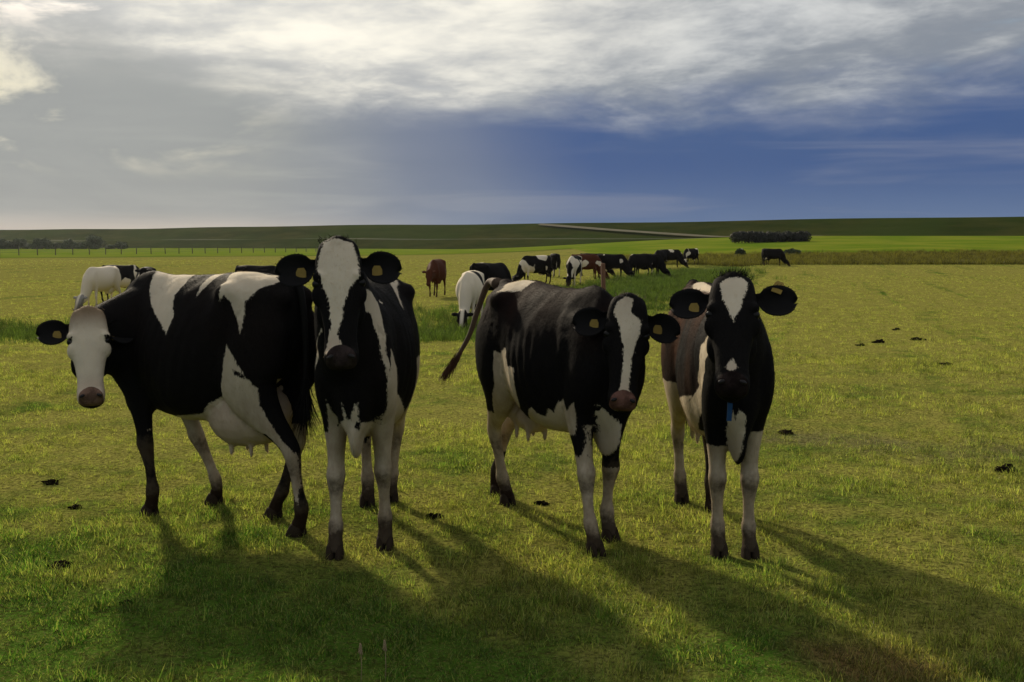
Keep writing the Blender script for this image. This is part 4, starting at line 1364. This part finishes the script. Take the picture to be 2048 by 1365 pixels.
M_GREYP = simple_mat('fence_wood', (.09, .08, .06), .9, .4, 9)
fence = new_obj('pasture_fence', None)
fa, fb = np.array((-86.0, 137.0)), np.array((-36.0, 232.0))
fence.location = (fa[0], fa[1], float(gz(*fa)))
tag(fence, 'long post and wire fence across the far left pasture', 'fence')
pm = post_mesh(1.15, .075); pm.materials.append(M_GREYP)
FN = 34
tops = []
for i in range(FN):
    p = fa + (fb - fa) * i / (FN - 1)
    zz = float(gz(*p))
    q = new_obj('post', pm, fence); q.location = (p[0] - fa[0], p[1] - fa[1], zz - fence.location[2]); q.rotation_euler = (random.uniform(-.04, .04), random.uniform(-.04, .04), random.uniform(0, 6))
    tops.append(np.array(q.location))
for hz in (.45, .75, 1.05):
    TV_, TF_ = tube([t + np.array((0, .09, hz)) for t in tops], [.012] * FN, 5)
    new_obj('wire', mesh_from('wire', TV_, TF_), fence, M_GREYP)


def leaf_material(name, c0, c1):
    m, nt, b, out = material(name)
    p_ = nt.node('ShaderNodeNewGeometry').outputs['Position']
    nt.put(b.inputs['Base Color'], nt.mix(nt.smooth(nt.noise(p_, 1.3, 3), .3, .7), c0, c1))
    b.inputs['Roughness'].default_value = .7
    return m


M_LEAF = leaf_material('bush_leaves', (.030, .048, .014), (.06, .085, .028))
M_LEAFD = leaf_material('hedge_leaves', (.008, .009, .005), (.016, .017, .008))
M_BARK = simple_mat('bark', (.06, .045, .03), .9, .4, 6)


def leaf_cloud(blobs, n, size, seed):
    rr = np.random.default_rng(seed); V, F = [], []
    wts = np.array([b[3] * b[4] * b[5] for b in blobs]) ** .67; wts /= wts.sum()
    for bi in rr.choice(len(blobs), n, p=wts):
        cx, cy, cz, rx, ry, rz = blobs[bi]
        d = rr.normal(size=3); d /= np.linalg.norm(d); r = rr.uniform(.55, 1.08)
        c = np.array((cx, cy, cz)) + d * np.array((rx, ry, rz)) * r
        if c[2] < .02: c[2] = abs(c[2]) + .02
        u = rr.normal(size=3); u /= np.linalg.norm(u); v_ = np.cross(u, d + .01); v_ /= np.linalg.norm(v_)
        s_ = size * rr.uniform(.6, 1.4); b = len(V)
        V += [c - u * s_, c - v_ * s_ * .5, c + u * s_, c + v_ * s_ * .5]; F.append((b, b + 1, b + 2, b + 3))
    return mesh_from('crown', V, F, False)


def bush(px_, dep, w_, h_, lab, seed, leafm=M_LEAF, name='bush'):
    x_ = (px_ - 1024) / 2048 * dep
    root = new_obj(name, None); root.location = (x_, dep, float(gz(x_, dep))); tag(root, lab, 'bush', 'bushes below the dike')
    rr = random.Random(seed)
    bl_ = []
    for _ in range(18):
        a_ = rr.uniform(-1, 1); hh = h_ * (1 - .45 * a_ * a_) * rr.uniform(.12, .8)
        bl_.append((a_ * w_ * .38, rr.uniform(-.3, .3) * w_ * .5, hh, w_ * rr.uniform(.12, .22), w_ * .2, h_ * rr.uniform(.16, .3)))
    new_obj('crown', leaf_cloud(bl_, 2600, .24, seed), root, leafm)
    P = Parts()
    for _ in range(6):
        bb = rr.choice(bl_); b0 = np.array((rr.uniform(-.2, .2) * w_, rr.uniform(-.2, .2), -.1))
        tv, tf = tube([b0, b0 * .5 + np.array((bb[0] * .4, 0, bb[2] * .5)), np.array(bb[:3])], [.09, .06, .03], 6)
        P.add(tv, tf, 0)
    new_obj('trunk', mesh_from('trunk', P.V, P.F), root, M_BARK)


for i, (px_, dep, w_, h_, lab) in enumerate((
        (8, 290, 5.5, 2.6, 'low dark bush at the far left end of the row below the dike'),
        (46, 292, 5.0, 2.7, 'rounded dark bush second in the row below the dike'),
        (88, 288, 4.6, 3.9, 'tallest pointed bush of the row below the dike'),
        (112, 296, 4.0, 1.7, 'small low bush leaning against the tallest pointed bush'),
        (139, 291, 3.4, 3.1, 'narrow upright bush between two gaps of the row below the dike'),
        (160, 297, 4.0, 1.9, 'low bush between the narrow upright and the broad bush'),
        (188, 290, 6.8, 3.5, 'broadest bush of the row below the dike'),
        (238, 293, 5.2, 2.1, 'last low bush of the row, standing apart below the dike'))):
    bush(px_, dep, w_ * 1.25, h_ * 1.12, lab, 400 + i)

bush(1479, 118, .9, .75, 'tiny dark shrub by itself on the olive bank, below the hedge', 431)
bush(1581, 120, 2.0, .55, 'flat dark shrub on the olive bank beside the two lone cows', 432)

# dense thicket in front of the dike on the right
x0, x1, dep = (1463 - 1024) / 2048 * 172, (1614 - 1024) / 2048 * 172, 172.0
xm = (x0 + x1) / 2
hedge = new_obj('hedge', None); hedge.location = (xm, dep, float(gz(xm, dep))); tag(hedge, 'long dense dark hedge with clipped ends below the dike', 'hedge')
rr = random.Random(77); bl_ = []
for i in range(34):
    f = i / 33
    bl_.append(((f - .5) * (x1 - x0) * .95, rr.uniform(-.5, .5), rr.uniform(.6, 1.0), .75, .9, .85))
    bl_.append(((f - .5) * (x1 - x0) * .95, rr.uniform(-.5, .5), rr.uniform(.95, 1.35) + .15 * math.sin(f * 9), .6, .7, .42))
cr_ = leaf_cloud(bl_, 16000, .16, 9)
new_obj('crown', cr_, hedge, M_LEAFD)
P = Parts()
for i in range(22):
    xx = (i / 21 - .5) * (x1 - x0) * .93
    tv, tf = tube([(xx, 0, -.3), (xx + rr.uniform(-.2, .2), 0, .7), (xx + rr.uniform(-.4, .4), 0, 1.5)], [.08, .06, .02], 6)
    P.add(tv, tf, 0)
new_obj('trunk', mesh_from('trunk', P.V, P.F), hedge, M_BARK)

# ------------------------------------------------------------------ haze: thin bright air under the clouds
hm = bpy.data.materials.new('haze_air'); hm.use_nodes = True
hn = NT(hm.node_tree); hn.n.clear()
ho = hn.node('ShaderNodeOutputMaterial'); pv = hn.node('ShaderNodeVolumePrincipled')
pv.inputs['Color'].default_value = (.86, .90, .95, 1); pv.inputs['Density'].default_value = .00007; pv.inputs['Anisotropy'].default_value = .75
hn.l.new(pv.outputs[0], ho.inputs['Volume'])
hx0, hx1, hy0, hy1, hz0, hz1 = -2900, 2900, -500, 5600, -3.0, 12.0
HV = [(x_, y_, z_) for z_ in (hz0, hz1) for x_, y_ in ((hx0, hy0), (hx1, hy0), (hx1, hy1), (hx0, hy1))]
HF = [(3, 2, 1, 0), (4, 5, 6, 7), (0, 1, 5, 4), (1, 2, 6, 5), (2, 3, 7, 6), (3, 0, 4, 7)]
tag(new_obj('haze', mesh_from('haze', HV, HF, False), None, hm), kind='stuff')
